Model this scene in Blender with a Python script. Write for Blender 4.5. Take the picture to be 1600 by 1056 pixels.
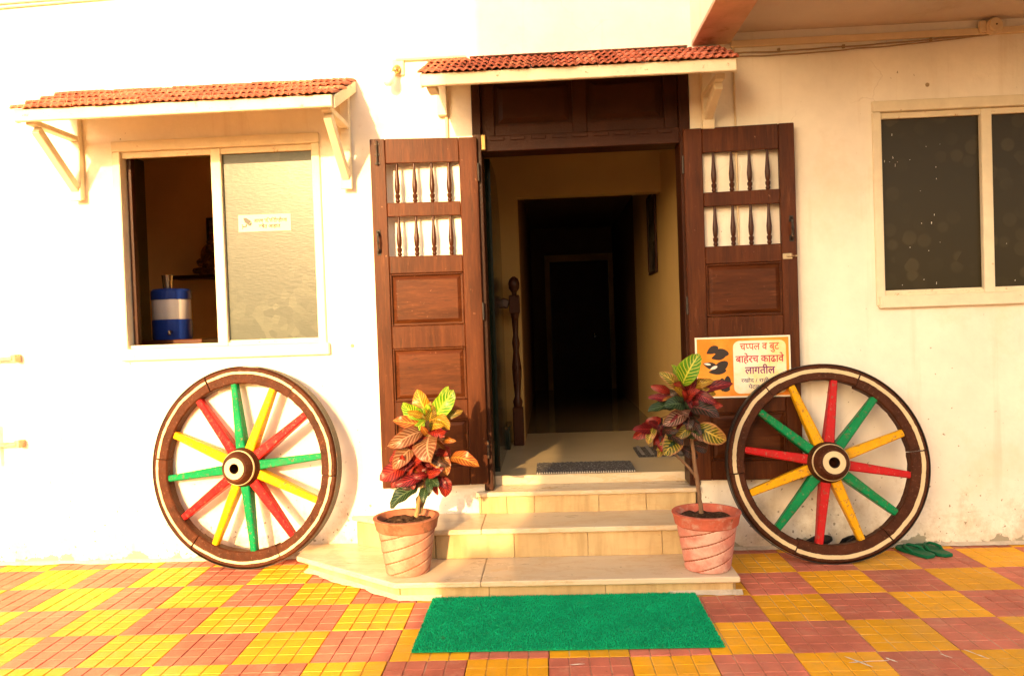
import bpy, bmesh, math, random
from mathutils import Vector, Matrix, Euler, noise
random.seed(7)
R = math.radians
scene = bpy.context.scene
C = bpy.context.collection
for o in list(bpy.data.objects):
    bpy.data.objects.remove(o)

# ------------------------------------------------------------------ camera
CAM = Vector((0, -4.46, 1.35))
yaw, pitch, roll = R(2.7), R(-1.1), R(2.0)
fw = Vector((-math.sin(yaw) * math.cos(pitch), math.cos(yaw) * math.cos(pitch), math.sin(pitch)))
rt = Vector((math.cos(yaw), math.sin(yaw), 0)); up = rt.cross(fw)
rt2 = rt * math.cos(roll) - up * math.sin(roll); up2 = up * math.cos(roll) + rt * math.sin(roll)
cam_d = bpy.data.cameras.new('camera'); cam = bpy.data.objects.new('camera', cam_d); C.objects.link(cam)
cam_d.sensor_width = 36; cam_d.lens = 27; cam_d.clip_start = .05; cam_d.clip_end = 2000
m = Matrix((rt2, up2, -fw)).transposed().to_4x4(); m.translation = CAM; cam.matrix_world = m
scene.camera = cam

# ------------------------------------------------------------------ light
AZ, EL = math.atan(.27), R(15.5)                     # sun behind the camera, to the left, low
sd = Vector((math.sin(AZ) * math.cos(EL), math.cos(AZ) * math.cos(EL), -math.sin(EL)))
sun_d = bpy.data.lights.new('sun', 'SUN'); sun_d.energy = 3.2; sun_d.angle = R(.4); sun_d.color = (1, .62, .27)
sun = bpy.data.objects.new('sun', sun_d); C.objects.link(sun)
sun.rotation_euler = sd.to_track_quat('-Z', 'Y').to_euler(); sun.location = (-4, -14, 6)
W = bpy.data.worlds.new('World'); scene.world = W; W.use_nodes = True
wn = W.node_tree.nodes; wl = W.node_tree.links
sky = wn.new('ShaderNodeTexSky'); sky.sky_type = 'NISHITA'; sky.sun_disc = False
sky.sun_elevation = EL; sky.sun_rotation = math.pi + AZ; sky.dust_density = 4; sky.air_density = 1.0; sky.ozone_density = .3
warm = wn.new('ShaderNodeMixRGB'); warm.blend_type = 'MULTIPLY'; warm.inputs[0].default_value = 1
warm.inputs[2].default_value = (1, .92, .84, 1)      # the hazy golden-hour air of the picture
wl.new(sky.outputs[0], warm.inputs[1]); wl.new(warm.outputs[0], wn['Background'].inputs[0])
wn['Background'].inputs[1].default_value = .15
vs = scene.view_settings; vs.view_transform = 'Standard'; vs.look = 'None'; vs.gamma = 1; vs.use_curve_mapping = False
vs.exposure = 1.72

# ------------------------------------------------------------------ materials
def mat(name, col, rough=.7, var=.15, scale=6, bump=.1, bscale=60, col2=None, thr=(.55, .65), s2=4, metal=0, spec=.4,
        stretch=(1, 1, 1), rnd=0, coat=0, fine=.5):
    """noise-varied colour with optional patches of a second colour (wear, dirt)"""
    M = bpy.data.materials.new(name); M.use_nodes = True
    n = M.node_tree.nodes; l = M.node_tree.links; b = n['Principled BSDF']
    geo = n.new('ShaderNodeNewGeometry'); mp = n.new('ShaderNodeMapping'); mp.inputs['Scale'].default_value = stretch
    l.new(geo.outputs['Position'], mp.inputs[0])
    nz = n.new('ShaderNodeTexNoise'); nz.inputs['Scale'].default_value = scale; nz.inputs['Detail'].default_value = 8
    nz.inputs['Roughness'].default_value = .65; l.new(mp.outputs[0], nz.inputs['Vector'])
    rp = n.new('ShaderNodeMapRange'); rp.inputs[1].default_value = .3; rp.inputs[2].default_value = .7
    rp.inputs[3].default_value = 1 - var; rp.inputs[4].default_value = 1 + var * .6
    l.new(nz.outputs[0], rp.inputs[0])
    mul = n.new('ShaderNodeMixRGB'); mul.blend_type = 'MULTIPLY'; mul.inputs[0].default_value = 1
    mul.inputs[1].default_value = (*col, 1); l.new(rp.outputs[0], mul.inputs[2])
    out = mul.outputs[0]
    if rnd:
        oi = n.new('ShaderNodeObjectInfo'); r2 = n.new('ShaderNodeMapRange')
        r2.inputs[3].default_value = 1 - rnd; r2.inputs[4].default_value = 1 + rnd * .6
        l.new(oi.outputs['Random'], r2.inputs[0])
        m3 = n.new('ShaderNodeMixRGB'); m3.blend_type = 'MULTIPLY'; m3.inputs[0].default_value = 1
        l.new(out, m3.inputs[1]); l.new(r2.outputs[0], m3.inputs[2]); out = m3.outputs[0]
    if col2:
        n2 = n.new('ShaderNodeTexNoise'); n2.inputs['Scale'].default_value = s2; n2.inputs['Detail'].default_value = 10
        n2.inputs['Roughness'].default_value = .7; l.new(mp.outputs[0], n2.inputs['Vector'])
        cr = n.new('ShaderNodeMapRange'); cr.inputs[1].default_value = thr[0]; cr.inputs[2].default_value = thr[1]
        l.new(n2.outputs[0], cr.inputs[0])
        m2 = n.new('ShaderNodeMixRGB'); l.new(cr.outputs[0], m2.inputs[0]); l.new(out, m2.inputs[1]); m2.inputs[2].default_value = (*col2, 1)
        out = m2.outputs[0]
    l.new(out, b.inputs['Base Color'])
    b.inputs['Metallic'].default_value = metal; b.inputs['Specular IOR Level'].default_value = spec if spec >= .6 or metal else spec * .42
    b.inputs['Coat Weight'].default_value = coat
    rr = n.new('ShaderNodeMapRange'); rr.inputs[3].default_value = max(0, rough - .12); rr.inputs[4].default_value = min(1, rough + .12)
    l.new(nz.outputs[0], rr.inputs[0]); l.new(rr.outputs[0], b.inputs['Roughness'])
    if bump:
        n3 = n.new('ShaderNodeTexNoise'); n3.inputs['Scale'].default_value = bscale; n3.inputs['Detail'].default_value = 6
        l.new(mp.outputs[0], n3.inputs['Vector'])
        bp = n.new('ShaderNodeBump'); bp.inputs['Strength'].default_value = bump; bp.inputs['Distance'].default_value = .01
        l.new(n3.outputs[0], bp.inputs['Height']); l.new(bp.outputs[0], b.inputs['Normal'])
    M['out'] = 1
    return M

def nodes(M): return M.node_tree.nodes, M.node_tree.links, M.node_tree.nodes['Principled BSDF']
def overlay(M, fac_socket, col):
    """mix a further colour over the base colour with a mask"""
    n, l, b = nodes(M); src = b.inputs['Base Color'].links[0].from_socket
    mx = n.new('ShaderNodeMixRGB'); l.new(fac_socket, mx.inputs[0]); l.new(src, mx.inputs[1]); mx.inputs[2].default_value = (*col, 1)
    l.new(mx.outputs[0], b.inputs['Base Color'])
def mrange(n, l, sock, a, b_, c=0., d=1.):
    r = n.new('ShaderNodeMapRange'); r.inputs[1].default_value = a; r.inputs[2].default_value = b_
    r.inputs[3].default_value = c; r.inputs[4].default_value = d; l.new(sock, r.inputs[0]); return r.outputs[0]
def math_(n, l, op, a, b_):
    r = n.new('ShaderNodeMath'); r.operation = op
    for i, v in enumerate((a, b_)):
        if isinstance(v, (int, float)): r.inputs[i].default_value = v
        else: l.new(v, r.inputs[i])
    return r.outputs[0]
def noise_sock(n, l, scale, detail=6, stretch=(1, 1, 1), rough=.6):
    g = n.new('ShaderNodeNewGeometry'); mp = n.new('ShaderNodeMapping'); mp.inputs['Scale'].default_value = stretch
    l.new(g.outputs['Position'], mp.inputs[0])
    t = n.new('ShaderNodeTexNoise'); t.inputs['Scale'].default_value = scale; t.inputs['Detail'].default_value = detail
    t.inputs['Roughness'].default_value = rough; l.new(mp.outputs[0], t.inputs['Vector']); return t.outputs[0]

plaster = mat('plaster', (.86, .80, .68), .85, .12, 2.2, .30, 30, (.76, .65, .48), (.54, .74), 1.3)
n, l, b = nodes(plaster)
geo = n.new('ShaderNodeNewGeometry'); sx = n.new('ShaderNodeSeparateXYZ'); l.new(geo.outputs['Position'], sx.inputs[0])
# grime splashed up from the ground, faded drips, nail holes and the broken plaster foot
g1 = noise_sock(n, l, 7, 9, rough=.75)
hz = mrange(n, l, sx.outputs[2], 0, .55, .58, .30)
overlay(plaster, mrange(n, l, math_(n, l, 'ADD', hz, g1), .95, 1.15, 0, .62), (.46, .35, .20))
sp = noise_sock(n, l, 34, 3, rough=.5); sp2 = noise_sock(n, l, 2.1, 3)
lowz = mrange(n, l, sx.outputs[2], .0, 1.1, .07, -.02)
spk = math_(n, l, 'ADD', math_(n, l, 'ADD', sp, lowz), math_(n, l, 'MULTIPLY', sp2, .12))
overlay(plaster, mrange(n, l, spk, .765, .80, 0, .8), (.22, .17, .09))
vc = n.new('ShaderNodeTexVoronoi'); vc.feature = 'DISTANCE_TO_EDGE'; vc.inputs['Scale'].default_value = .9
wz = n.new('ShaderNodeMixRGB'); wz.blend_type = 'ADD'; wz.inputs[0].default_value = .35; l.new(geo.outputs['Position'], wz.inputs[1])
nc = n.new('ShaderNodeTexNoise'); nc.inputs['Scale'].default_value = 3.5; nc.inputs['Detail'].default_value = 8; l.new(geo.outputs['Position'], nc.inputs['Vector']); l.new(nc.outputs[1], wz.inputs[2]); l.new(wz.outputs[0], vc.inputs['Vector'])
crk = math_(n, l, 'MULTIPLY', mrange(n, l, vc.outputs[0], .0012, .004, 1, 0), mrange(n, l, noise_sock(n, l, 1.1, 3), .52, .62)); overlay(plaster, math_(n, l, 'MULTIPLY', crk, .18), (.33, .25, .15))
drip = noise_sock(n, l, 9, 5, (1, 1, .07)); overlay(plaster, mrange(n, l, drip, .58, .76, 0, .34), (.52, .40, .24))
foot = noise_sock(n, l, 9, 6, (1, 1, 1.3)); fz = mrange(n, l, sx.outputs[2], 0, .14, .28, -.25)
overlay(plaster, mrange(n, l, math_(n, l, 'ADD', foot, fz), .655, .675, 0, .9), (.30, .27, .19))

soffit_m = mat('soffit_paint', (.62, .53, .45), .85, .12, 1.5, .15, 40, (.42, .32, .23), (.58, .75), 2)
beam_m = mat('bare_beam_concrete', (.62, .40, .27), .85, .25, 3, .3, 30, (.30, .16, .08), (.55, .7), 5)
trim_m = mat('cream_paint', (.76, .68, .50), .55, .10, 9, .12, 90, (.42, .24, .09), (.66, .72), 16)
rust_trim = mat('cream_paint_rusty', (.74, .65, .46), .55, .12, 9, .15, 90, (.40, .20, .06), (.60, .68), 22)
wood = mat('brown_painted_wood', (.066, .0165, .0045), .40, .40, 5, .07, 90, (.17, .060, .022), (.60, .76), 14, stretch=(2, 2, .35), spec=.42)
wood_h = mat('brown_painted_wood_rail', (.070, .018, .0048), .40, .40, 5, .07, 90, (.18, .062, .024), (.60, .76), 14, stretch=(.35, 2, 2), spec=.42)
wood_d = mat('dark_frame_wood', (.040, .012, .005), .42, .3, 6, .2, 80, (.11, .045, .02), (.66, .76), 12)
turned = mat('turned_wood', (.050, .015, .007), .3, .25, 12, .1, 120, spec=.55)
for M_, st_ in ((wood, (9, 9, .6)), (wood_h, (.6, 9, 9))):
    n, l, b = nodes(M_)
    overlay(M_, mrange(n, l, noise_sock(n, l, 5, 8, st_, .7), .48, .68, 0, .60), (.120, .036, .0085))
    overlay(M_, mrange(n, l, noise_sock(n, l, 7, 8, st_, .75), .54, .66, 0, .80), (.026, .009, .004))
    overlay(M_, mrange(n, l, noise_sock(n, l, 38, 6, (1, 1, 1), .7), .66, .70, 0, .8), (.24, .11, .055))
rtile = mat('roof_tile_clay', (.50, .160, .100), .75, .32, 10, .3, 90, (.22, .08, .045), (.64, .78), 12, rnd=.28)
rtile_pale = mat('roof_tile_faded', (.60, .24, .14), .8, .3, 12, .3, 90, (.25, .10, .05), (.62, .76), 12, rnd=.2)
ty = mat('yellow_cement_tile', (.84, .395, .016), .50, .16, 5, .15, 80, (.68, .36, .06), (.54, .74), 9, rnd=.12, spec=.35)
tr = mat('red_cement_tile', (.58, .170, .108), .55, .26, 5, .18, 80, (.56, .24, .155), (.52, .74), 9, rnd=.20, spec=.35)
tdust_y = mat('dusty_yellow_groove', (.64, .36, .06), .9, .35, 14, .2, 80, (.60, .42, .22), (.50, .62), 5)
tdust_r = mat('dusty_red_groove', (.50, .21, .13), .9, .35, 14, .2, 80, (.58, .36, .24), (.50, .62), 5)
for M_ in (ty, tr):
    n, l, b = nodes(M_)
    overlay(M_, mrange(n, l, noise_sock(n, l, 1.7, 7, rough=.7), .52, .74, 0, .22), (.64, .46, .30))
    overlay(M_, mrange(n, l, noise_sock(n, l, 26, 5, rough=.7), .66, .71, 0, .6), (.20, .11, .06))
    overlay(M_, mrange(n, l, noise_sock(n, l, 3.1, 9, rough=.75), .55, .72, 0, .42), (.32, .16, .07))
sand = mat('sand_bed', (.25, .15, .08), .95, .3, 10, .4, 100)
marble = mat('cream_marble', (.64, .52, .36), .30, .13, 3.5, .03, 40, (.60, .44, .24), (.56, .76), 3, stretch=(.5, 1, 1), rnd=.07, spec=.5)
riser_m = mat('yellow_marble', (.54, .39, .20), .42, .24, 4, .08, 40, (.40, .28, .12), (.57, .74), 5, stretch=(1, 1, .55), rnd=.16, spec=.4)
for M_, a in ((marble, .55), (riser_m, .6)):
    n, l, b = nodes(M_)
    vn = noise_sock(n, l, 3.2, 10, (.45, 1.2, 1.6), .72); vv = math_(n, l, 'ABSOLUTE', math_(n, l, 'SUBTRACT', vn, .5), 0)
    overlay(M_, mrange(n, l, vv, .0, .035, a, 0), (.50, .33, .16))
    overlay(M_, mrange(n, l, noise_sock(n, l, 30, 6, rough=.7), .65, .70, 0, .6), (.20, .14, .08))
n, l, b = nodes(riser_m); overlay(riser_m, mrange(n, l, noise_sock(n, l, 16, 6, (1, 1, .12)), .47, .66, 0, .60), (.34, .23, .10))
cement = mat('cement_smear', (.56, .47, .36), .95, .2, 14, .5, 60, (.42, .34, .24), (.56, .66), 12)
core_m = mat('step_core', (.42, .33, .22), .95, .2, 6, .4, 40)
hall_floor_m = mat('polished_floor', (.54, .44, .27), .12, .08, 2, .01, 20, spec=.6)
hall_wall_m = mat('mustard_wall', (.48, .32, .12), .8, .08, 2, .08, 40)
room_wall_m = mat('tan_wall', (.78, .52, .23), .85, .08, 2, .08, 40)
dark_wall_m = mat('dimmed_inner_wall', (.15, .08, .03), .8, .12, 2, .08, 40)  # the corridor's falling light is put into this darker wall colour
granite = mat('dark_green_granite', (.008, .014, .009), .15, .5, 40, 0, 40, spec=.6)
black_m = mat('hole_black', (.012, .010, .010), .5, .2, 30, .1, 80)
iron = mat('dark_iron', (.05, .042, .036), .5, .3, 30, .2, 120, (.16, .07, .03), (.55, .7), 30, metal=.7)
rustiron = mat('rusted_iron', (.52, .42, .26), .75, .3, 20, .3, 90, (.16, .06, .02), (.5, .65), 22, metal=.2)
brass = mat('brass', (.55, .36, .13), .35, .2, 20, .05, 80, metal=1)
pvc = mat('conduit_pvc', (.70, .56, .36), .5, .10, 12, .05, 80)
cable_m = mat('dusty_cable', (.34, .24, .15), .6, .2, 20, .1, 80)
wheel_m = mat('brown_wheel_wood', (.066, .020, .008), .55, .45, 9, .5, 45, (.15, .060, .030), (.625, .72), 26, spec=.25)
cream_m = mat('cream_band_paint', (.62, .50, .29), .5, .10, 18, .12, 80, (.20, .09, .04), (.70, .74), 30)
sp_col = {'g': mat('green_spoke_paint', (.002, .20, .062), .33, .22, 14, .22, 60, (.02, .24, .09), (.62, .74), 34, spec=.22),
          'y': mat('yellow_spoke_paint', (.66, .33, .004), .33, .12, 14, .15, 60, (.62, .30, .04), (.66, .78), 26, spec=.22),
          'r': mat('red_spoke_paint', (.44, .012, .014), .33, .18, 14, .2, 60, (.48, .04, .035), (.66, .76), 34, spec=.22)}
for M_ in sp_col.values():
    n, l, b = nodes(M_)
    overlay(M_, mrange(n, l, noise_sock(n, l, 42, 6, rough=.7), .575, .62, 0, .7), (.15, .085, .05))
    overlay(M_, mrange(n, l, noise_sock(n, l, 70, 5, (1, 1, .6), .7), .61, .66, 0, .28), (.45, .38, .27))
    overlay(M_, mrange(n, l, noise_sock(n, l, 11, 6, rough=.7), .56, .75, 0, .35), (.09, .05, .025))
n, l, b = nodes(wheel_m)
overlay(wheel_m, mrange(n, l, noise_sock(n, l, 60, 6, (1, 1, 1), .75), .575, .66, 0, .50), (.20, .095, .055))
overlay(wheel_m, mrange(n, l, noise_sock(n, l, 13, 6, (1, 1, 1), .75), .56, .68, 0, .8), (.022, .008, .004))
turf_m = mat('green_turf', (.006, .43, .185), .75, .24, 7, 0, 60, (.07, .20, .09), (.60, .72), 9, spec=.2)
turf_b = mat('green_turf_backing', (.004, .30, .12), .9, .2, 20, .3, 90)
pot_a = mat('terracotta_bleached', (.40, .19, .13), .85, .26, 7, .2, 60, (.47, .285, .20), (.44, .62), 6, spec=.2)
pot_b = mat('terracotta_pink', (.58, .225, .17), .85, .26, 7, .2, 60, (.68, .42, .33), (.44, .62), 6, spec=.2)
pot_g = mat('terracotta_groove', (.30, .095, .05), .9, .2, 9, .2, 60, spec=.2)
rim_a = mat('terracotta_mossy_rim', (.40, .15, .085), .85, .3, 9, .25, 60, (.17, .09, .05), (.50, .60), 9, spec=.2)
rim_b = mat('terracotta_red_rim', (.52, .13, .08), .85, .3, 9, .25, 60, (.52, .26, .19), (.52, .62), 8, spec=.2)
soil = mat('soil', (.055, .028, .015), .95, .5, 40, .8, 60, (.13, .08, .05), (.55, .65), 40)
bark_y = mat('croton_bark_sunlit', (.34, .235, .10), .8, .3, 25, .4, 90, stretch=(1, 1, .4))  # lit copy of the bark, sunlight put into the lighter colour
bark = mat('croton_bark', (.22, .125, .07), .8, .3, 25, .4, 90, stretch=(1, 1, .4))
for M_ in (pot_a, pot_b, rim_a, rim_b):
    n, l, b = nodes(M_); overlay(M_, mrange(n, l, noise_sock(n, l, 30, 5, rough=.7), .64, .69, 0, .7), (.16, .09, .055))
jug_blue = mat('blue_plastic', (.012, .035, .22), .4, .08, 10, 0, 40)
jug_white = mat('white_plastic', (.55, .50, .47), .4, .08, 10, 0, 40)
steel = mat('steel', (.45, .42, .38), .25, .1, 20, 0, 40, metal=1)
gold = mat('gilt', (.34, .16, .04), .35, .4, 40, .4, 60, metal=.6)
idol_m = mat('painted_figurine', (.14, .055, .022), .5, .6, 40, .3, 60, (.32, .15, .04), (.52, .6), 30)
flip_g = mat('green_rubber', (.004, .12, .05), .5, .2, 20, .15, 80)
flip_k = mat('black_foam', (.010, .009, .010), .55, .2, 20, .15, 80)
matdark = mat('grey_woven_mat', (.075, .070, .068), .95, .5, 60, .7, 120, (.24, .22, .20), (.53, .60), 70)
matstripe = mat('pale_mat_stripe', (.20, .185, .175), .95, .3, 60, .6, 120)
fringe_m = mat('mat_fringe', (.52, .47, .40), .95, .2, 60, .3, 120)
far_m = mat('neighbour_render', (.34, .27, .19), .9, .2, 1, .1, 20)
far_g = mat('neighbour_glass', (.03, .03, .03), .1, .1, 1, 0, 20)
far_r = mat('neighbour_roof', (.30, .10, .05), .9, .2, 1, .1, 20)
paintmark_m = mat('white_paint_splash', (.78, .72, .60), .7, .1, 20, .1, 80)

# frosted pane of the left window: figured glass, half see-through
def glass(name, col, rough, bump, bscale, trans, blot=None, specks=False):
    M = bpy.data.materials.new(name); M.use_nodes = True; n, l, b = nodes(M)
    b.inputs['Base Color'].default_value = (*col, 1); b.inputs['Roughness'].default_value = rough
    b.inputs['Transmission Weight'].default_value = trans; b.inputs['IOR'].default_value = 1.45; b.inputs['Specular IOR Level'].default_value = .2
    g = n.new('ShaderNodeNewGeometry')
    t = n.new('ShaderNodeTexNoise'); t.inputs['Scale'].default_value = bscale; t.inputs['Detail'].default_value = 3
    mp = n.new('ShaderNodeMapping'); mp.inputs['Scale'].default_value = (.55, 1, 1.5)
    l.new(g.outputs['Position'], mp.inputs[0]); l.new(mp.outputs[0], t.inputs['Vector'])
    bp = n.new('ShaderNodeBump'); bp.inputs['Strength'].default_value = bump; bp.inputs['Distance'].default_value = .01
    l.new(t.outputs[0], bp.inputs['Height']); l.new(bp.outputs[0], b.inputs['Normal'])
    if blot:
        v = n.new('ShaderNodeTexVoronoi'); v.inputs['Scale'].default_value = blot[1]; v.inputs['Randomness'].default_value = 1; v.feature = 'F1'
        nz = n.new('ShaderNodeTexNoise'); nz.inputs['Scale'].default_value = 2.2; nz.inputs['Detail'].default_value = 5
        l.new(g.outputs['Position'], v.inputs['Vector']); l.new(g.outputs['Position'], nz.inputs['Vector'])
        sep = n.new('ShaderNodeSeparateColor'); l.new(v.outputs['Color'], sep.inputs[0])
        rd = mrange(n, l, v.outputs['Distance'], .40, .52, 1, 0) if name.startswith('dark') else 1.0  # dark panes: soft round glimmers put into the glass colour
        f = math_(n, l, 'MULTIPLY', math_(n, l, 'MULTIPLY', mrange(n, l, sep.outputs[0], .3, 1), rd), mrange(n, l, nz.outputs[0], .40, .62))
        mx = n.new('ShaderNodeMixRGB'); mx.inputs[1].default_value = (*col, 1); mx.inputs[2].default_value = (*blot[0], 1)
        l.new(f, mx.inputs[0]); l.new(mx.outputs[0], b.inputs['Base Color'])
    return M
frosted = glass('figured_glass', (.058, .070, .056), 0.30, .06, 70, .15, ((.092, .105, .080), 20))
darkglass = glass('dark_figured_glass', (.028, .0215, .0085), .34, .04, 24, .0, ((.052, .040, .018), 11))
bulb_m = mat('bulb_glass', (.80, .78, .72), .15, .02, 5, 0, 40, spec=.6)

# ------------------------------------------------------------------ geometry helpers
class MB:
    def __init__(s): s.bm = bmesh.new(); s.mi = 0
    def add(s, verts, faces, mi=None):
        vs = [s.bm.verts.new(v) for v in verts]
        for f in faces:
            try: fc = s.bm.faces.new([vs[i] for i in f]); fc.material_index = s.mi if mi is None else mi
            except ValueError: pass
        return vs
    def box(s, x0, x1, y0, y1, z0, z1, bev=0, mi=None, M=None):
        v = [Vector(p) for p in ((x0,y0,z0),(x1,y0,z0),(x1,y1,z0),(x0,y1,z0),(x0,y0,z1),(x1,y0,z1),(x1,y1,z1),(x0,y1,z1))]
        f = [(0,3,2,1),(4,5,6,7),(0,1,5,4),(1,2,6,5),(2,3,7,6),(3,0,4,7)]
        s.hull(v, f, bev, mi, M); return s
    def hull(s, v, f, bev=0, mi=None, M=None):
        t = bmesh.new(); tv = [t.verts.new(p) for p in v]
        for q in f: t.faces.new([tv[i] for i in q])
        if bev: bmesh.ops.bevel(t, geom=t.edges[:], offset=bev, segments=1, affect='EDGES', profile=.5, clamp_overlap=True)
        t.verts.index_update(); vs = [M @ w.co if M else w.co for w in t.verts]
        s.add(vs, [[w.index for w in q.verts] for q in t.faces], mi); t.free()
    def prism(s, poly, z0, z1, bev=0, mi=None):
        k = len(poly); v = [Vector((x, y, z0)) for x, y in poly] + [Vector((x, y, z1)) for x, y in poly]
        f = [tuple(reversed(range(k))), tuple(range(k, 2 * k))] + [(i, (i + 1) % k, (i + 1) % k + k, i + k) for i in range(k)]
        s.hull(v, f, bev, mi); return s
    def bar(s, a, b, w, d, bev=0, ref=Vector((0, 0, 1)), mi=None, w2=None, d2=None):
        a, b = Vector(a), Vector(b); t = (b - a).normalized(); sd_ = t.cross(ref)
        if sd_.length < 1e-4: sd_ = t.cross(Vector((0, 1, 0)))
        sd_.normalize(); u = sd_.cross(t); w2 = w2 or w; d2 = d2 or d
        v = []
        for p, ww, dd in ((a, w, d), (b, w2, d2)):
            for i, j in ((-1,-1),(1,-1),(1,1),(-1,1)): v.append(p + sd_ * ww / 2 * i + u * dd / 2 * j)
        s.hull(v, [(3,2,1,0),(4,5,6,7),(0,1,5,4),(1,2,6,5),(2,3,7,6),(3,0,4,7)], bev, mi); return s
    def tube(s, pts, r, seg=8, mi=None, r_end=None):
        pts = [Vector(p) for p in pts]; rings = []
        for i, p in enumerate(pts):
            t = (pts[min(i + 1, len(pts) - 1)] - pts[max(i - 1, 0)]).normalized()
            a = t.cross(Vector((0, 0, 1)) if abs(t.z) < .9 else Vector((1, 0, 0))).normalized(); c = t.cross(a)
            rr = r if r_end is None else r + (r_end - r) * i / (len(pts) - 1)
            if isinstance(r, (list, tuple)): rr = r[i]
            rings.append([p + (a * math.cos(q) + c * math.sin(q)) * rr for q in [2 * math.pi * k / seg for k in range(seg)]])
        v = [q for rg in rings for q in rg]; f = []
        for i in range(len(pts) - 1):
            for k in range(seg): f.append((i*seg+k, i*seg+(k+1)%seg, (i+1)*seg+(k+1)%seg, (i+1)*seg+k))
        f += [tuple(reversed(range(seg))), tuple(range((len(pts)-1)*seg, len(pts)*seg))]
        s.add(v, f, mi); return s
    def lathe(s, prof, seg=24, M=None, mi=None, cap=True):
        v = []; k = len(prof)
        for r, z in prof:
            for j in range(seg):
                p = Vector((r * math.cos(2*math.pi*j/seg), r * math.sin(2*math.pi*j/seg), z)); v.append(M @ p if M else p)
        f = [(i*seg+j, i*seg+(j+1)%seg, (i+1)*seg+(j+1)%seg, (i+1)*seg+j) for i in range(k-1) for j in range(seg)]
        if cap: f += [tuple(reversed(range(seg))), tuple(range((k-1)*seg, k*seg))]
        s.add(v, f, mi); return s
    def mesh(s, name, mats, smooth=False, ang=35):
        bmesh.ops.recalc_face_normals(s.bm, faces=s.bm.faces)
        if smooth:
            for f in s.bm.faces: f.smooth = True
            for e in s.bm.edges:
                if len(e.link_faces) == 2 and e.calc_face_angle(0) > R(ang): e.smooth = False
        me = bpy.data.meshes.new(name); s.bm.to_mesh(me); s.bm.free()
        for q in (mats if isinstance(mats, (list, tuple)) else [mats]): me.materials.append(q)
        return me

def obj(name, mb, mats, parent=None, smooth=False, loc=None, rot=None, ang=35):
    me = mb if isinstance(mb, bpy.types.Mesh) else mb.mesh(name, mats, smooth, ang)
    o = bpy.data.objects.new(name, me); C.objects.link(o)
    if loc is not None: o.location = loc
    if rot is not None: o.rotation_euler = rot
    if parent: o.parent = parent
    return o
def tag(o, label=None, cat=None, group=None, kind=None):
    for k, v in (('label', label), ('category', cat), ('group', group), ('kind', kind)):
        if v: o[k] = v
    return o
def thing(name, label, cat, loc=(0, 0, 0), rot=(0, 0, 0), group=None):
    o = bpy.data.objects.new(name, None); C.objects.link(o); o.empty_display_size = .1
    o.location = loc; o.rotation_euler = rot
    return tag(o, label, cat, group)
def world(o, parent):
    """a mesh written in world coordinates under a parent that is only moved"""
    o.parent = parent; o.location = -parent.location; return o

# ------------------------------------------------------------------ ground and pavement
g = MB(); g.add([(-400,-400,-.06),(400,-400,-.06),(400,400,-.06),(-400,400,-.06)], [(0,1,2,3)])
ground = tag(obj('ground', g, sand), kind='structure')
pv = MB(); pv.box(-5.4, 4.8, -3.6, .3, -.055, -.034)
pavement = tag(obj('pavement', pv, sand), kind='structure')
P = .3255
def tile_mesh(name, depth, mats, seed, jit=.0012):
    rnd = random.Random(seed); m = MB(); h = P / 2 - .0016
    m.box(-h, h, -h, h, -.03, -depth, .0, mi=1)
    c = 2 * h / 4; gw = .0026
    for i in range(4):
        for j in range(4):
            x0, x1 = -h + i*c + gw * (i > 0), -h + (i+1)*c - gw * (i < 3); y0, y1 = -h + j*c + gw*.8 * (j > 0), -h + (j+1)*c - gw*.8 * (j < 3)
            b_ = .0018; z = [rnd.uniform(-jit, jit) * .5 for _ in range(4)]; zt = rnd.uniform(-jit, jit) * .5
            v = [(x0,y0,-depth-.001),(x1,y0,-depth-.001),(x1,y1,-depth-.001),(x0,y1,-depth-.001),
                 (x0+b_,y0+b_,zt+z[0]*.4),(x1-b_,y0+b_,zt+z[1]*.4),(x1-b_,y1-b_,zt+z[2]*.4),(x0+b_,y1-b_,zt+z[3]*.4)]
            m.add(v, [(4,5,6,7),(0,1,5,4),(1,2,6,5),(2,3,7,6),(3,0,4,7)], 0)
    return m.mesh(name, mats)
YT = [tile_mesh('paving_tile_yellow', d, [ty, tdust_y], k) for k, d in enumerate((.0040, .0034, .0022, .0014))]
RT = [tile_mesh('paving_tile_red', d, [tr, tdust_r], k + 9) for k, d in enumerate((.0042, .0036, .0028, .0018))]
rot_t = R(.75); rr_ = random.Random(3)
for i in range(-18, 12):
    for j in range(-3, 7):
        cx, cy = .935 + (i + .5) * P, -.728 - (j + .5) * P
        dx = cx - .935; x = .935 + dx * math.cos(rot_t); y = cy + dx * math.sin(rot_t)
        if y > .12 or x > 4.6 or x < -5.2: continue
        yellow = (i + j) % 2 == 0
        k = rr_.choice((0, 1)) if x < -.2 else (rr_.choice((1, 2, 3, 3)) if yellow else rr_.choice((0, 1, 2, 3)))
        o = obj('paving_tile', (YT if yellow else RT)[k], None, pavement, loc=(x, y, rr_.uniform(-.0012, .0012)),
                rot=(rr_.uniform(-.003, .003), rr_.uniform(-.003, .003), rot_t + rr_.choice((0, 1, 2, 3)) * math.pi / 2 + rr_.uniform(-.004, .004)))
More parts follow.
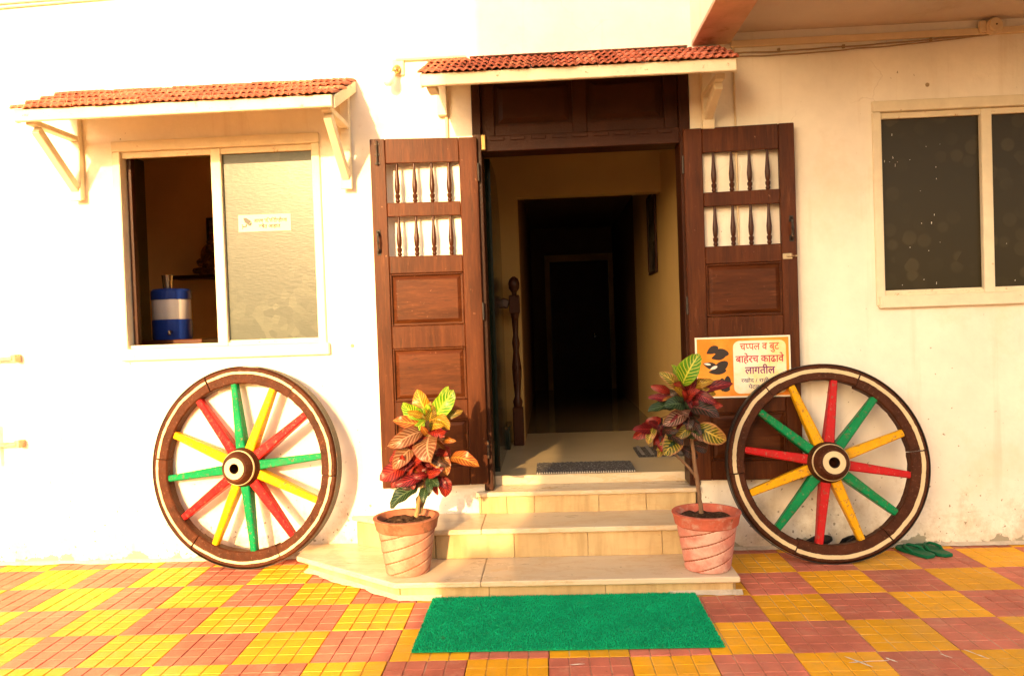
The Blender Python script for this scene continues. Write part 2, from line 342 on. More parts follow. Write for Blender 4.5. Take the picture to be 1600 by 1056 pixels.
# dried paint drips on the tiles near the camera
pm = random.Random(5)
for (x, y, L_, a) in ((1.15,-1.47,.12,2.2),(1.19,-1.47,.16,.1),(1.28,-1.46,.05,2.2),(1.50,-1.43,.05,2.2),(1.62,-1.42,.10,2.1),(.07,-1.46,.06,.1)):
    q = MB(); t = Vector((math.cos(a), math.sin(a))); nn = Vector((-t.y, t.x)); k = 7; v = []
    for s_ in (-1, 1):
        for i in range(k):
            p = Vector((x, y)) + t * L_ * (i/(k-1) - .5) + nn * s_ * (.0030 + pm.uniform(-.002, .0025)) * (1 if 0 < i < k-1 else .3)
            v.append((p.x, p.y, .0035))
    q.add(v, [(i, i+1, k+i+1, k+i) for i in range(k-1)]); obj('paint_mark', q, paintmark_m, pavement)

# ------------------------------------------------------------------ the house
house = thing('house', 'cream plastered house with brown double door, steps and small tiled canopies', 'house')
def wall_open(x0, x1, z0, z1, y0, y1, openings):
    """wall slab parallel to x with rectangular openings"""
    xs = sorted({x0, x1, *[v for o_ in openings for v in o_[:2]]}); zs = sorted({z0, z1, *[v for o_ in openings for v in o_[2:]]})
    inside = lambda x, z: any(a < x < b_ and c < z < d for a, b_, c, d in openings)
    solid = {(i, k): not inside((xs[i]+xs[i+1])/2, (zs[k]+zs[k+1])/2) for i in range(len(xs)-1) for k in range(len(zs)-1)}
    m = MB()
    for (i, k), s_ in solid.items():
        if not s_: continue
        a, b_, c, d = xs[i], xs[i+1], zs[k], zs[k+1]
        m.add([(a,y0,c),(b_,y0,c),(b_,y0,d),(a,y0,d)], [(0,1,2,3)]); m.add([(a,y1,c),(b_,y1,c),(b_,y1,d),(a,y1,d)], [(3,2,1,0)])
        if not solid.get((i-1,k), False): m.add([(a,y0,c),(a,y1,c),(a,y1,d),(a,y0,d)], [(0,1,2,3)])
        if not solid.get((i+1,k), False): m.add([(b_,y0,c),(b_,y1,c),(b_,y1,d),(b_,y0,d)], [(0,1,2,3)])
        if not solid.get((i,k-1), False): m.add([(a,y0,c),(b_,y0,c),(b_,y1,c),(a,y1,c)], [(0,1,2,3)])
        if not solid.get((i,k+1), False): m.add([(a,y0,d),(b_,y0,d),(b_,y1,d),(a,y1,d)], [(0,1,2,3)])
    bmesh.ops.remove_doubles(m.bm, verts=m.bm.verts, dist=1e-5)
    return m
WL = (-2.53, -1.31, 1.22, 2.49); DO = (-.40, .85, .0, 2.90); WR = (1.88, 3.12, 1.375, 2.515)
obj('wall', wall_open(-6, 6, -.06, 5.2, 0, .2, [WL, DO, WR]), plaster, house)
# overhang at the upper right: beam, soffit slab and parapet, and the band on the wall under it
bmx = MB(); bmx.box(.87, 1.09, -1.7, -.001, 2.90, 3.35, .006); obj('balcony_beam', bmx, [plaster], house)
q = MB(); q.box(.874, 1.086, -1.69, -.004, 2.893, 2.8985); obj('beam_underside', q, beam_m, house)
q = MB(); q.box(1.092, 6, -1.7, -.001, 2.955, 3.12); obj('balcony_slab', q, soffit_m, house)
q = MB(); q.box(.87, 6, -1.82, -1.702, 2.91, 4.0, .006); obj('balcony_parapet', q, plaster, house)
q = MB(); q.box(-6, 6, .0, 6.4, 5.2, 5.4); obj('roof_slab', q, soffit_m, house)
q = MB(); q.box(-6.15, -6, 0, 6.4, -.06, 5.2); q.box(6, 6.15, 0, 6.4, -.06, 5.2); q.box(-6, 6, 6.3, 6.4, -.06, 5.2); obj('outer_wall', q, plaster, house)

# interior: hall
q = MB(); q.box(-.62, .98, .155, 1.9, .30, .43); obj('hall_floor', q, hall_floor_m, house)
q = MB(); q.box(-.62, .98, 1.903, 6.1, .30, .43); obj('corridor_floor', q, mat('dimmed_polished_floor', (.17, .125, .07), .10, .08, 2, .01, 20, spec=.5), house)  # dimness farther in is put into a darker copy of the hall floor
q = MB(); q.box(.90, .98, .2, 3.4, .43, 2.98); obj('hall_wall', q, hall_wall_m, house)
q = MB(); q.box(.903, .98, 3.402, 6.1, .43, 2.98); obj('corridor_wall', q, dark_wall_m, house)  # hall wall continued, with the loss of light put into its colour
q = MB(); q.box(-.66, -.58, .2, 1.5, .43, 2.98); obj('hall_wall', q, hall_wall_m, house)
q = MB(); q.box(-.66, .90, .2, 1.58, 2.90, 2.98); obj('hall_ceiling', q, hall_wall_m, house)
q = MB(); q.box(-.60, -.205, 1.5, 1.62, .43, 2.90); q.box(-.205, .90, 1.502, 1.62, 2.32, 2.90); obj('hall_cross_wall', q, hall_wall_m, house)
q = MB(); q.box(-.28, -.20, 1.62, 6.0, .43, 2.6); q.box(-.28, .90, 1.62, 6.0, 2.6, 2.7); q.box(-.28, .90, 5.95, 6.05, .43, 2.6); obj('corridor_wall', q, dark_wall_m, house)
q = MB(); q.box(-.02, .05, 5.87, 5.95, .43, 2.15); q.box(.83, .895, 5.87, 5.95, .43, 2.15); q.box(-.02, .895, 5.87, 5.95, 2.15, 2.24); ed = obj('inner_door', q, hall_wall_m, house)
q = MB(); q.box(.05, .83, 5.9, 5.945, .43, 2.15); obj('door_board', q, wood_d, ed)
q = MB(); q.lathe([(.001,-.03),(.025,-.02),(.025,.02),(.001,.03)], 12, Matrix.Translation((.62, 5.86, 1.15))); obj('door_knob', q, steel, ed, True)
# granite-lined arch to the stair on the left of the hall
q = MB(); pr = [(.30, .43), (1.22, .43), (1.22, 1.75)]
pr += [(.73 + .49 * math.cos(a), 1.75 + .62 * math.sin(a)) for a in [R(x) for x in range(10, 91, 10)]] + [(.30, 2.37)]
q.add([(-.325, y, z) for y, z in pr] + [(-.58, y, z) for y, z in pr], [tuple(range(len(pr))), tuple(reversed(range(len(pr), 2*len(pr))))] + [(i, (i+1) % len(pr), (i+1) % len(pr) + len(pr), i + len(pr)) for i in range(len(pr))])
obj('arch_lining', q, granite, house)
q = MB(); q.box(-.40, -.30, 1.10, 1.42, .43, .60, .006); obj('stair_step', q, granite, house)
M_ = Matrix.Translation((-.245, 1.32, 0))
q = MB(); q.box(-.285, -.205, 1.28, 1.36, .43, .72, .008); q.box(-.285, -.205, 1.28, 1.36, 1.42, 1.56, .008)
q.lathe([(.030,.72),(.038,.76),(.022,.80),(.034,.95),(.036,1.02),(.022,1.14),(.030,1.2),(.020,1.26),(.026,1.38),(.036,1.42)], 14, M_)
q.lathe([(.018,1.56),(.020,1.58),(.040,1.61),(.044,1.645),(.034,1.68),(.010,1.70)], 14, M_); newel = obj('newel_post', q, turned, house, True)
q = MB(); q.bar((-.29, 1.31, 1.49), (-.40, 1.28, 1.53), .05, .07, .01); obj('handrail', q, turned, newel)

# interior: room behind the left window
q = MB(); q.box(-3.6, -.70, 2.02, 2.12, .2, 2.95); obj('room_wall', q, room_wall_m, house)
q = MB(); q.box(-3.55, -3.42, .2, 2.02, .2, 2.95); obj('room_wall', q, mat('dull_green_wall', (.16, .14, .06), .8, .1, 2, .05, 40), house)
q = MB(); q.box(-.78, -.70, .2, 2.02, .2, 2.95); obj('room_wall', q, room_wall_m, house)
q = MB(); q.box(-3.42, -.78, .2, 2.02, 2.85, 2.95); obj('room_ceiling', q, room_wall_m, house)
q = MB(); q.box(-3.42, -.78, .2, 2.02, .3, .43); obj('room_floor', q, hall_floor_m, house)
# interior behind the right window
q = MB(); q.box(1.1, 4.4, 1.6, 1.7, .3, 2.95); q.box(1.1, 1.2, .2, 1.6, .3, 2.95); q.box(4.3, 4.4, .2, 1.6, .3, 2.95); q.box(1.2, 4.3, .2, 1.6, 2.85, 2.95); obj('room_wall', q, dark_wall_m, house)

# windows
def window(x0, x1, z0, z1, mid, panes, split=.03):
    f = .048; yo = -.018
    q = MB()
    q.box(x0 - .012, x1 + .012, yo, .10, z1 - f, z1 + .012, .004); q.box(x0 - .012, x0 + f * .75, yo + .003, .10, z0, z1 - f - .001, .004)
    q.box(x1 - f * .75, x1 + .012, yo + .003, .10, z0, z1 - f - .001, .004)
    w = obj('window', q, trim_m, house)
    q = MB(); q.box(x0 + .0, x1 + .03, yo - .012, .105, z0 - .015, z0 + .055, .005); obj('sill', q, trim_m, w)
    q = MB(); q.box(x0 + f*.75 + .001, x1 - f*.75 - .001, .012, .03, z1 - f - .035, z1 - f - .001, .002); obj('track', q, rust_trim, w)
    q = MB(); q.box(x0 + f*.75 + .001, x1 - f*.75 - .001, .012, .03, z0 + .0555, z0 + .075, .002); obj('track', q, rust_trim, w)
    q = MB(); q.box(mid - split, mid + split, .005, .05, z0 + .056, z1 - f - .002, .004); obj('mullion', q, trim_m, w)
    for (a, b_, gm) in panes:
        q = MB(); q.box(a, b_, .034, .044, z0 + .07, z1 - f - .025); p = obj('glass_pane', q, gm, w)
        for u0, u1, v0, v1 in ((a, b_, z1-f-.034, z1-f-.012), (a, b_, z0+.062, z0+.086)): q = MB(); q.box(u0, u1, .030, .0335, v0, v1); obj('sash_rail', q, rust_trim, p)
    return w
wl_ = window(*WL, -1.925, [(-1.897, -1.352, frosted)])
q = MB(); q.box(-2.487, -2.462, .05, .09, 1.28, 2.43, .002); obj('open_sash_stile', q, wood_d, wl_)
wr_ = window(*WR, 2.503, [(1.922, 2.475, darkglass), (2.531, 3.078, darkglass)])
# paint flecks on the dark panes
q = MB(); fr = random.Random(11)
for k in range(34):
    x, z = fr.uniform(1.95, 3.05), 1.47 + .93 * fr.random() ** 1.6
    if k < 9: x, z = 1.99 + fr.gauss(0, .03), 2.20 + fr.gauss(0, .02)
    if 2.47 < x < 2.54: continue
    w_, h_ = fr.uniform(.0009, .0020), fr.uniform(.0015, .009) if k % 3 else .002
    q.add([(x-w_,.0325,z-h_),(x+w_,.0325,z-h_*.8),(x+w_*1.4,.0325,z+h_),(x-w_*.3,.0325,z+h_*.9)], [(0,1,2,3)])
obj('paint_flecks', q, paintmark_m, wr_)

# door frame and transom
q = MB(); q.box(-.398, -.348, -.012, .16, .38, 2.86, .004); q.box(.788, .848, -.012, .16, .38, 2.86, .004)
q.box(-.347, .787, -.008, .155, 2.345, 2.435, .004); q.box(-.347, .787, .0, .155, 2.80, 2.86, .004)
dframe = obj('door_frame', q, wood_d, house)
q = MB(); q.box(-.347, .787, .045, .075, 2.44, 2.80)
for a, b_ in ((-.347, -.27), (.185, .265), (.71, .787)): q.box(a, b_, .02, .044, 2.437, 2.798, .003)
for a, b_ in ((-.269, .184), (.266, .709)): q.box(a, b_, .022, .044, 2.437, 2.50, .003); q.box(a, b_, .022, .044, 2.745, 2.798, .003)
tw = obj('transom', q, wood_d, dframe)
for a, b_ in ((-.25, .165), (.285, .69)):
    q = MB(); q.hull([Vector(p) for p in ((a,.0445,2.515),(b_,.0445,2.515),(b_,.0445,2.73),(a,.0445,2.73),(a+.03,.028,2.54),(b_-.03,.028,2.54),(b_-.03,.028,2.705),(a+.03,.028,2.705))],
        [(3,2,1,0),(4,5,6,7),(0,1,5,4),(1,2,6,5),(2,3,7,6),(3,0,4,7)]); obj('raised_panel', q, wood_d, dframe)
q = MB()
for k in range(9): q.box(-.30 + k*.12, -.215 + k*.12, -.016, -.009, 2.405, 2.425, .002)
obj('carved_beads', q, wood_d, dframe)
q = MB(); q.box(-.349, -.322, -.03, -.013, 2.35, 2.44, .004); obj('hinge_plate', q, brass, dframe)

# door leaves: local u from the hinge, v front face at 0 (towards the street), z up
def leaf(side, hinge, ang, wdt=.61, hgt=2.0, sign_gap=False):
    """side -1: swings to the left, +1: to the right"""
    X = lambda u: side * u
    z = lambda f_: hgt * (1 - f_)
    rows = [(.070,.182,'b'),(.222,.335,'b'),(.385,.535,'p'),(.600,.752,'p'),(.808,.945,'p')]
    st = .105; st2 = .085; T = .036
    q = MB()
    def bx(u0, u1, z0, z1, y0=0, y1=T, bev=.004): q.box(min(X(u0), X(u1)), max(X(u0), X(u1)), y0, y1, z0, z1, bev)
    bx(0, st, 0, hgt); bx(wdt - st2, wdt, 0, hgt)
    zs = [hgt] + [z(v) for r in rows for v in r[:2]] + [0]
    for k in range(0, len(zs), 2): bx(st + .0005, wdt - st2 - .0005, zs[k+1], zs[k], .0015, T - .0015)
    lf = obj('door_leaf', q, wood, house, loc=hinge, rot=(0, 0, ang))
    for a, b_, t_ in rows:
        zt, zb = z(a), z(b_)
        if t_ == 'p':
            u0, u1 = st + .002, wdt - st2 - .002; bb = .034; q = MB()
            a0, a1 = min(X(u0), X(u1)), max(X(u0), X(u1)); zb_, zt_ = zb + .002, zt - .002
            o_ = [(a0,.020,zb_),(a1,.020,zb_),(a1,.020,zt_),(a0,.020,zt_)]; g_ = .012
            o2 = [(a0+g_,.021,zb_+g_),(a1-g_,.021,zb_+g_),(a1-g_,.021,zt_-g_),(a0+g_,.021,zt_-g_)]
            o3 = [(a0+bb,.007,zb_+bb),(a1-bb,.007,zb_+bb),(a1-bb,.007,zt_-bb),(a0+bb,.007,zt_-bb)]
            q.add(o_ + o2 + o3, [(i, (i+1)%4, 4+(i+1)%4, 4+i) for i in range(4)] + [(4+i, 4+(i+1)%4, 8+(i+1)%4, 8+i) for i in range(4)] + [(8,9,10,11)])
            q.box(a0, a1, .023, .030, zb_, zt_)
            q.box(a0, a0 + .008, .006, .0195, zb_, zt_, .002); q.box(a1 - .008, a1, .006, .0195, zb_, zt_, .002); q.box(a0 + .009, a1 - .009, .006, .0195, zt_ - .008, zt_, .002); q.box(a0 + .009, a1 - .009, .006, .0195, zb_, zb_ + .008, .002)
            obj('raised_panel', q, wood_h, lf)
        else:
            h = zt - zb; n_ = 4
            for k in range(n_):
                u = st + (wdt - st - st2) * (k + .62) / (n_ + .24)
                q = MB(); pr = [(.007,0),(.013,.03),(.014,.06),(.010,.10),(.014,.14),(.015,.2),(.009,.235),(.012,.26),(.0145,.34),(.0155,.45),(.012,.62),(.009,.8),(.008,.9),(.007,1)]
                q.lathe([(r_, zb + f_ * h) for r_, f_ in pr], 12, Matrix.Translation((X(u), T/2, 0))); obj('baluster', q, turned, lf, True)
    # pull handle, and hardware that differs between the two leaves
    u = wdt - .03; q = MB(); zc = z(.295)
    q.tube([(X(u), -.001, zc+.06), (X(u), -.026, zc+.045), (X(u), -.032, zc), (X(u), -.026, zc-.045), (X(u), -.001, zc-.06)], .008, 8); obj('handle', q, iron, lf, True)
    q = MB()
    for dz in (.055, -.055): q.box(X(u) - .012, X(u) + .012, -.004, 0, zc+dz-.018, zc+dz+.018, .002)
    obj('handle_plate', q, iron, lf)
    if side < 0:
        q = MB(); q.tube([(X(u-.01), -.010, z(.006)), (X(u-.01), -.010, z(.075))], .0055, 8)
        for f_ in (.015, .045, .07): q.box(X(u-.01)-.014, X(u-.01)+.014, -.006, 0, z(f_)-.006, z(f_)+.006, .001)
        obj('bolt', q, iron, lf)
    else:
        q = MB(); q.box(X(u-.025)-.026, X(u-.025)+.026, -.006, 0, z(.372)-.016, z(.372)+.016, .002); q.tube([(X(u-.03), -.010, z(.372)), (X(u+.026), -.010, z(.372))], .005, 8); obj('bolt', q, rustiron, lf)
    for f_ in (.1, .5, .9):
        q = MB(); q.tube([(X(-.004), .004, z(f_)-.05), (X(-.004), .004, z(f_)+.05)], .007, 8); obj('hinge', q, iron, lf)
    return lf
leafL = leaf(-1, (-.372, -.040, .425), R(6.0)); leafL['label'] = 'sunlit left leaf of the brown double door'
leafR = leaf(1, (.802, -.040, .415), -R(3.5)); leafR['label'] = 'shaded right leaf of the brown double door'

# canopies
def canopy(x0, x1, zb, zf, depth, nrow, ntile, brs, label, drop=.0):
    """zb: top at the wall, zf: top at the front edge"""
    q = MB(); sl = (zb - zf) / depth
    q.hull([Vector(p) for p in ((x0,-depth,zf-.035),(x1,-depth,zf-.035),(x1,-.002,zb-.035),(x0,-.002,zb-.035),(x0,-depth,zf-.012),(x1,-depth,zf-.012),(x1,-.002,zb-.012),(x0,-.002,zb-.012))],
           [(3,2,1,0),(4,5,6,7),(0,1,5,4),(1,2,6,5),(2,3,7,6),(3,0,4,7)])
    cp = obj('canopy', q, trim_m, house); cp['label'] = label
    q = MB(); q.box(x0 - .012, x1 + .012, -depth - .026, -depth - .001, zf - .070, zf - .006, .004); obj('fascia_board', q, rust_trim, cp)
    for xx in (x0 - .022, x1 + .001):
        q = MB(); q.hull([Vector(p) for p in ((xx,-depth,zf-.075),(xx+.021,-depth,zf-.075),(xx+.021,-.002,zb-.075),(xx,-.002,zb-.075),(xx,-depth,zf-.006),(xx+.021,-depth,zf-.006),(xx+.021,-.002,zb-.006),(xx,-.002,zb-.006))],
           [(3,2,1,0),(4,5,6,7),(0,1,5,4),(1,2,6,5),(2,3,7,6),(3,0,4,7)], .003); obj('barge_board', q, rust_trim, cp)
    # corrugated clay tiles
    tw_ = (x1 - x0 + .05) / ntile; slope_len = math.hypot(depth + .03, (depth + .03) * sl); rl = slope_len / nrow; tl = rl + .028; an = math.atan(sl)
    metas = []
    for vv in range(3):
        rg = random.Random(vv + 40); m_ = MB(); nx = 30; v = []
        for jj, (yy, zz) in enumerate(((0, .011), (tl, -.004))):
            for i in range(nx + 1):
                u = i / nx; w_ = -.0050 * math.cos(u * 6 * math.pi)
                yb = yy + (.005 * math.cos(u * 6 * math.pi) + .004 * noise.noise((u * 2, vv, 0)) if jj == 0 else 0)
                v.append(((u - .5) * (tw_ - .003), yb, zz + w_ + .012))
        v2 = [(x, y, z_ - .011) for x, y, z_ in v]; k = nx + 1; N = 2 * k
        f = []
        for i in range(nx): f += [(i, i+1, k+i+1, k+i), (N+i, N+k+i, N+k+i+1, N+i+1), (i, N+i, N+i+1, i+1), (k+i, k+i+1, N+k+i+1, N+k+i)]
        f += [(0, k, N+k, N), (nx, N+nx, N+k+nx, k+nx)]
        m_.add(v + v2, f); metas.append(m_.mesh('roof_tile', rtile, True, 50))
    faded = [me.copy() for me in metas]
    for me in faded: me.materials[0] = rtile_pale
    rg = random.Random(int(x0 * 100))
    for r_ in range(nrow):
        for i in range(ntile):
            cx = x0 - .025 + (i + .5) * tw_ + rg.uniform(-.003, .003); s_ = r_ * rl - .020 + rg.uniform(-.006, .006)
            y = -depth - .026 + s_ * math.cos(an); z_ = zf - .010 + s_ * math.sin(an) + rg.uniform(0, .004)
            me = rg.choice(faded if (rg.random() < .07) else metas)
            o = obj('roof_tile', me, None, cp, loc=(cx, y, z_), rot=(an - .045 + rg.uniform(-.03, .03), rg.uniform(-.02, .02), rg.uniform(-.03, .03)))
    for bx_, out, strut in brs:
        q = MB(); zt = zf - .078; w_ = .056
        q.box(bx_ - w_/2, bx_ + w_/2, -.045, -.001, zt - .36 - drop, zb - .04, .004)
        if not strut: q = MB(); q.box(bx_ - w_/2, bx_ + w_/2, -.045, -.001, zt - .02, zb - .04, .004)
        br = obj('bracket', q, trim_m, cp)
        q = MB(); q.box(bx_ - w_*.45, bx_ + w_*.45, -out - .03, -.046 if strut else -out + .09, zt + .010, zt + .040, .003); obj('bracket_arm', q, trim_m, br)
        if not strut: continue
        q = MB(); q.bar((bx_, -out + .02, zt - .005), (bx_, -.046, zt - .30 - drop), w_ * .85, .045, .004, ref=Vector((1, 0, 0))); obj('strut', q, trim_m, br)
        q = MB(); q.box(bx_ - w_*.6, bx_ + w_*.6, -.058, -.0455, zt - .37 - drop, zt - .29 - drop, .003); obj('foot_block', q, trim_m, br)
    return cp
canopy(-2.77, -1.09, 2.80, 2.575, .48, 4, 15, [(-2.745, .40, True), (-1.135, .40, True)], 'small red tiled canopy over the left window', -.03)
canopy(-.60, .985, 2.875, 2.655, .48, 4, 14, [(-.565, .42, False), (.945, .34, True)], 'small red tiled canopy over the door', -.20)

# entrance steps
q = MB(); q.prism([(-1.40,-.02),(-1.38,-.22),(-.775,-.685),(.86,-.685),(.86,-.002),(-1.40,-.002)], -.03, .060)
q.prism([(-1.15,-.02),(-.645,-.335),(.82,-.335),(.82,-.001),(-1.15,-.001)], .06, .222)
q.box(-.42, .815, -.02, .155, .222, .350)
steps = obj('entrance_steps', q, core_m, house)
def slab(poly, z0, z1, m_, nm, bev=.005): return obj(nm, MB().prism(poly, z0, z1, bev), m_, steps)
Z1, Z2, Z3 = .088, .250, .377
slab([(-1.47,-.003),(-1.45,-.245),(-.80,-.728),(-.372,-.728),(-.372,-.334),(-.64,-.334),(-1.14,-.003)], .0605, Z1, marble, 'tread_slab')
slab([(-.370,-.728),(.888,-.728),(.888,-.003),(.822,-.003),(.822,-.334),(-.370,-.334)], .0605, Z1 + .001, marble, 'tread_slab')
slab([(-1.195,-.003),(-.652,-.372),(-.395,-.372),(-.395,-.022),(-.422,-.022),(-.44,-.003)], .2225, Z2, marble, 'tread_slab')
slab([(-.393,-.372),(.845,-.372),(.845,-.003),(.82,-.003),(.82,-.022),(-.393,-.022)], .2225, Z2 + .001, marble, 'tread_slab')
slab([(-.448,-.052),(.838,-.052),(.838,-.003),(.786,-.003),(.786,.15),(-.346,.15),(-.346,-.003),(-.448,-.003)], .3505, Z3, marble, 'tread_slab')
def risers(a, b_, z0, z1, cuts, proud=.014):
    a, b_ = Vector(a), Vector(b_); t = b_ - a; nn = Vector((t.y, -t.x)).normalized(); cs = [0] + cuts + [1]
    for k in range(len(cs) - 1):
        p0 = a + t * (cs[k]) + t.normalized() * .0012; p1 = a + t * cs[k+1] - t.normalized() * .0012; o_ = nn * (proud + random.uniform(-.001, .0015))
        slab([tuple(p0), tuple(p0 + o_), tuple(p1 + o_), tuple(p1)][::-1], z0, z1, riser_m, 'riser_slab', .0015)
risers((-1.38,-.221), (-.775,-.686), -.03, .060, [.52]); risers((-.775,-.686), (.86,-.686), -.03, .060, [.27, .62])
risers((-1.15,-.021), (-.645,-.336), .0885, .222, [.6]); risers((-.645,-.336), (.82,-.336), .0895, .222, [.29, .56, .83])
risers((-.42,-.021), (.815,-.021), .251, .350, [.12, .25, .55, .77])
q = MB(); q.box(-.346, .786, .1505, .1545, .3775, .432); obj('sill_riser', q, marble, steps)
q = MB(); q.box(.862, .875, -.68, -.002, -.03, .06, .002); q.box(.822, .834, -.33, -.002, .0895, .222, .002); q.box(-.434, -.4205, -.034, -.003, .251, .350, .002); obj('riser_return', q, riser_m, steps)
# ragged cement along the foot of the lowest step
def ragged(a, b_, w0, nm, z_=.0032, seed=1):
    rg = random.Random(seed); a, b_ = Vector(a), Vector(b_); t = b_ - a; nn = Vector((t.y, -t.x)).normalized(); k = int(t.length / .006); v = []
    for i in range(k + 1):
        p = a + t * i / k; w_ = w0 * max(.15, .75 + .8 * noise.noise((i * .031, seed, 0)) + .4 * noise.noise((i * .087, seed, 3)) + .12 * noise.noise((i * .31, seed, 7))); e = p + nn * w_
        v += [(p.x, p.y, z_ + .016), (e.x, e.y, z_)]
    q = MB(); q.add(v, [(2*i, 2*i+1, 2*i+3, 2*i+2) for i in range(k)]); return obj(nm, q, cement, steps, True)
ragged((-1.39,-.228), (-.77,-.70), .045, 'cement_fillet', seed=2); ragged((-.785,-.70), (-.57,-.70), .045, 'cement_fillet', seed=4)
ragged((.55,-.70), (.90,-.70), .040, 'cement_fillet', seed=6)
ragged((-3.6,-.001), (-1.41,-.001), .030, 'cement_fillet', seed=8); ragged((.88,-.001), (3.4,-.001), .026, 'cement_fillet', seed=9)

# ------------------------------------------------------------------ cart wheels
def wheel(label, loc, lean, yaw_, Rw, spoke0, joint0, colours, seed, hubp, lw):
    t = thing('cart_wheel', label, 'cart wheel', loc, (-lean, 0, yaw_), 'painted cart wheels leaning on the house'); rg = random.Random(seed)
    T = .070; c = Vector((0, 0, Rw)); w_ = .094
    pol = lambda a, r_, y: c + Vector((math.sin(a) * r_, y, math.cos(a) * r_))
    for k in range(6):
        a0 = R(joint0 + 60 * k) + .0035 + rg.uniform(0, .002); a1 = R(joint0 + 60 * (k + 1)) - .0035
        q = MB(); n_ = 22; ro, ri = Rw - .006 + rg.uniform(-.003, .001), Rw - w_ + rg.uniform(-.008, .008); dy = rg.uniform(-.004, .003); v = []
        prof = [(ri + .006, 0), (ro - .008, 0), (ro, .010), (ro, T - .006), (ro - .006, T), (ri + .006, T), (ri, T - .008), (ri, .008)]
        kp = len(prof)
        for i in range(n_ + 1):
            a = a0 + (a1 - a0) * i / n_; wv = .003 * noise.noise((i * .5, seed, k)); tap = .5 if False else 0
            for (r_, y) in prof: v.append(pol(a, r_ + (wv if r_ < Rw - w_ / 2 else 0) + rg.uniform(-.0008, .0008), y + dy + rg.uniform(-.0006, .0006)))
        f = [(i*kp+j, i*kp+(j+1)%kp, (i+1)*kp+(j+1)%kp, (i+1)*kp+j) for i in range(n_) for j in range(kp)] + [tuple(range(kp)), tuple(reversed(range(n_*kp, (n_+1)*kp)))]
        q.add(v, f); fe = obj('felloe', q, wheel_m, t, True, ang=28)
        # painted cream line on the face of this rim piece
        q = MB(); v = []; rm = Rw - .040 + rg.uniform(-.003, .003); m_ = 46
        for i in range(m_ + 1):
            a = a0 + .004 + (a1 - a0 - .008) * i / m_; hw = lw + .0018 * noise.noise((i * .35, seed + 3, k)) + rg.uniform(-.0007, .0007)
            ctr = rm + .0035 * noise.noise((i * .12, seed + 7, k))
            v += [pol(a, ctr - hw, dy - .0022), pol(a, ctr + hw, dy - .0022), pol(a, ctr + hw, dy + .003), pol(a, ctr - hw, dy + .003)]
        f = [(4*i+j, 4*i+(j+1)%4, 4*(i+1)+(j+1)%4, 4*(i+1)+j) for i in range(m_) for j in range(4)] + [(0,1,2,3), (4*m_+3, 4*m_+2, 4*m_+1, 4*m_)]
        q.add(v, f); obj('painted_line', q, cream_m, fe)
    q = MB(); v = []; n_ = 120
    for i in range(n_):
        a = 2 * math.pi * i / n_
        v += [pol(a, Rw - .0035, .006), pol(a, Rw, .006), pol(a, Rw, T - .004), pol(a, Rw - .0035, T - .004)]
    q.add(v, [(4*i+j, 4*i+(j+1)%4, 4*((i+1)%n_)+(j+1)%4, 4*((i+1)%n_)+j) for i in range(n_) for j in range(4)]); obj('iron_tyre', q, iron, t, True)
    for k in range(12):
        a = R(spoke0 + 30 * k) + rg.uniform(-.012, .012); d0, d1 = pol(a, .085, .034), pol(a, Rw - w_ + .012, .030)
        q = MB(); q.bar(d0, d1, .056 + rg.uniform(-.003, .003), .070, .006, ref=Vector((0, 1, 0)), w2=.036 + rg.uniform(-.002, .003), d2=.042)
        obj('spoke', q, sp_col[colours[k % 3]], t)
    H = Matrix.Translation(c) @ Matrix.Rotation(R(90), 4, 'X')          # lathe axis z -> -y (towards the street)
    q = MB(); q.lathe([(.024,-.13),(.080,-.13),(.092,-.11),(.106,-.08),(.110,-.03),(.112,.0),(.104,.016),(.104,.022),(.098,hubp*.45),(.090,hubp*.72),(.080,hubp*.92),(.072,hubp),(.030,hubp),(.027,hubp-.004),(.024,hubp-.07),(.001,hubp-.07)], 40, H, cap=False)
    hub = obj('hub', q, wheel_m, t, True, ang=30)
    q = MB(); q.lathe([(.031,hubp+.0005),(.058,hubp+.0005),(.060,hubp+.003),(.0295,hubp+.003),(.031,hubp+.0005)], 40, H, cap=False); obj('hub_ring', q, cream_m, hub)
    z_ = hubp * .5; q = MB(); q.lathe([(.0975,z_-.006),(.1000,z_-.006),(.0975,z_+.004),(.094,z_+.004)], 40, H, cap=False); obj('hub_line', q, cream_m, hub)
    q = MB(); q.lathe([(.0255,hubp-.06),(.0255,hubp-.001)], 24, H, cap=False); obj('axle_hole', q, black_m, hub)  # black sleeve paints the dark inside the axle hole
    return t
wheel('weathered cart wheel standing under the left window', (-1.785, -.190, .001), R(4.5), R(-8), .58, -7.5, 35, 'gyr', 4, .085, .0072)
wheel('cart wheel leaning in front of the right door leaf', (1.497, -.305, .001), R(9.5), R(-1.5), .54, 9.5, 24, 'rgy', 9, .10, .0105)

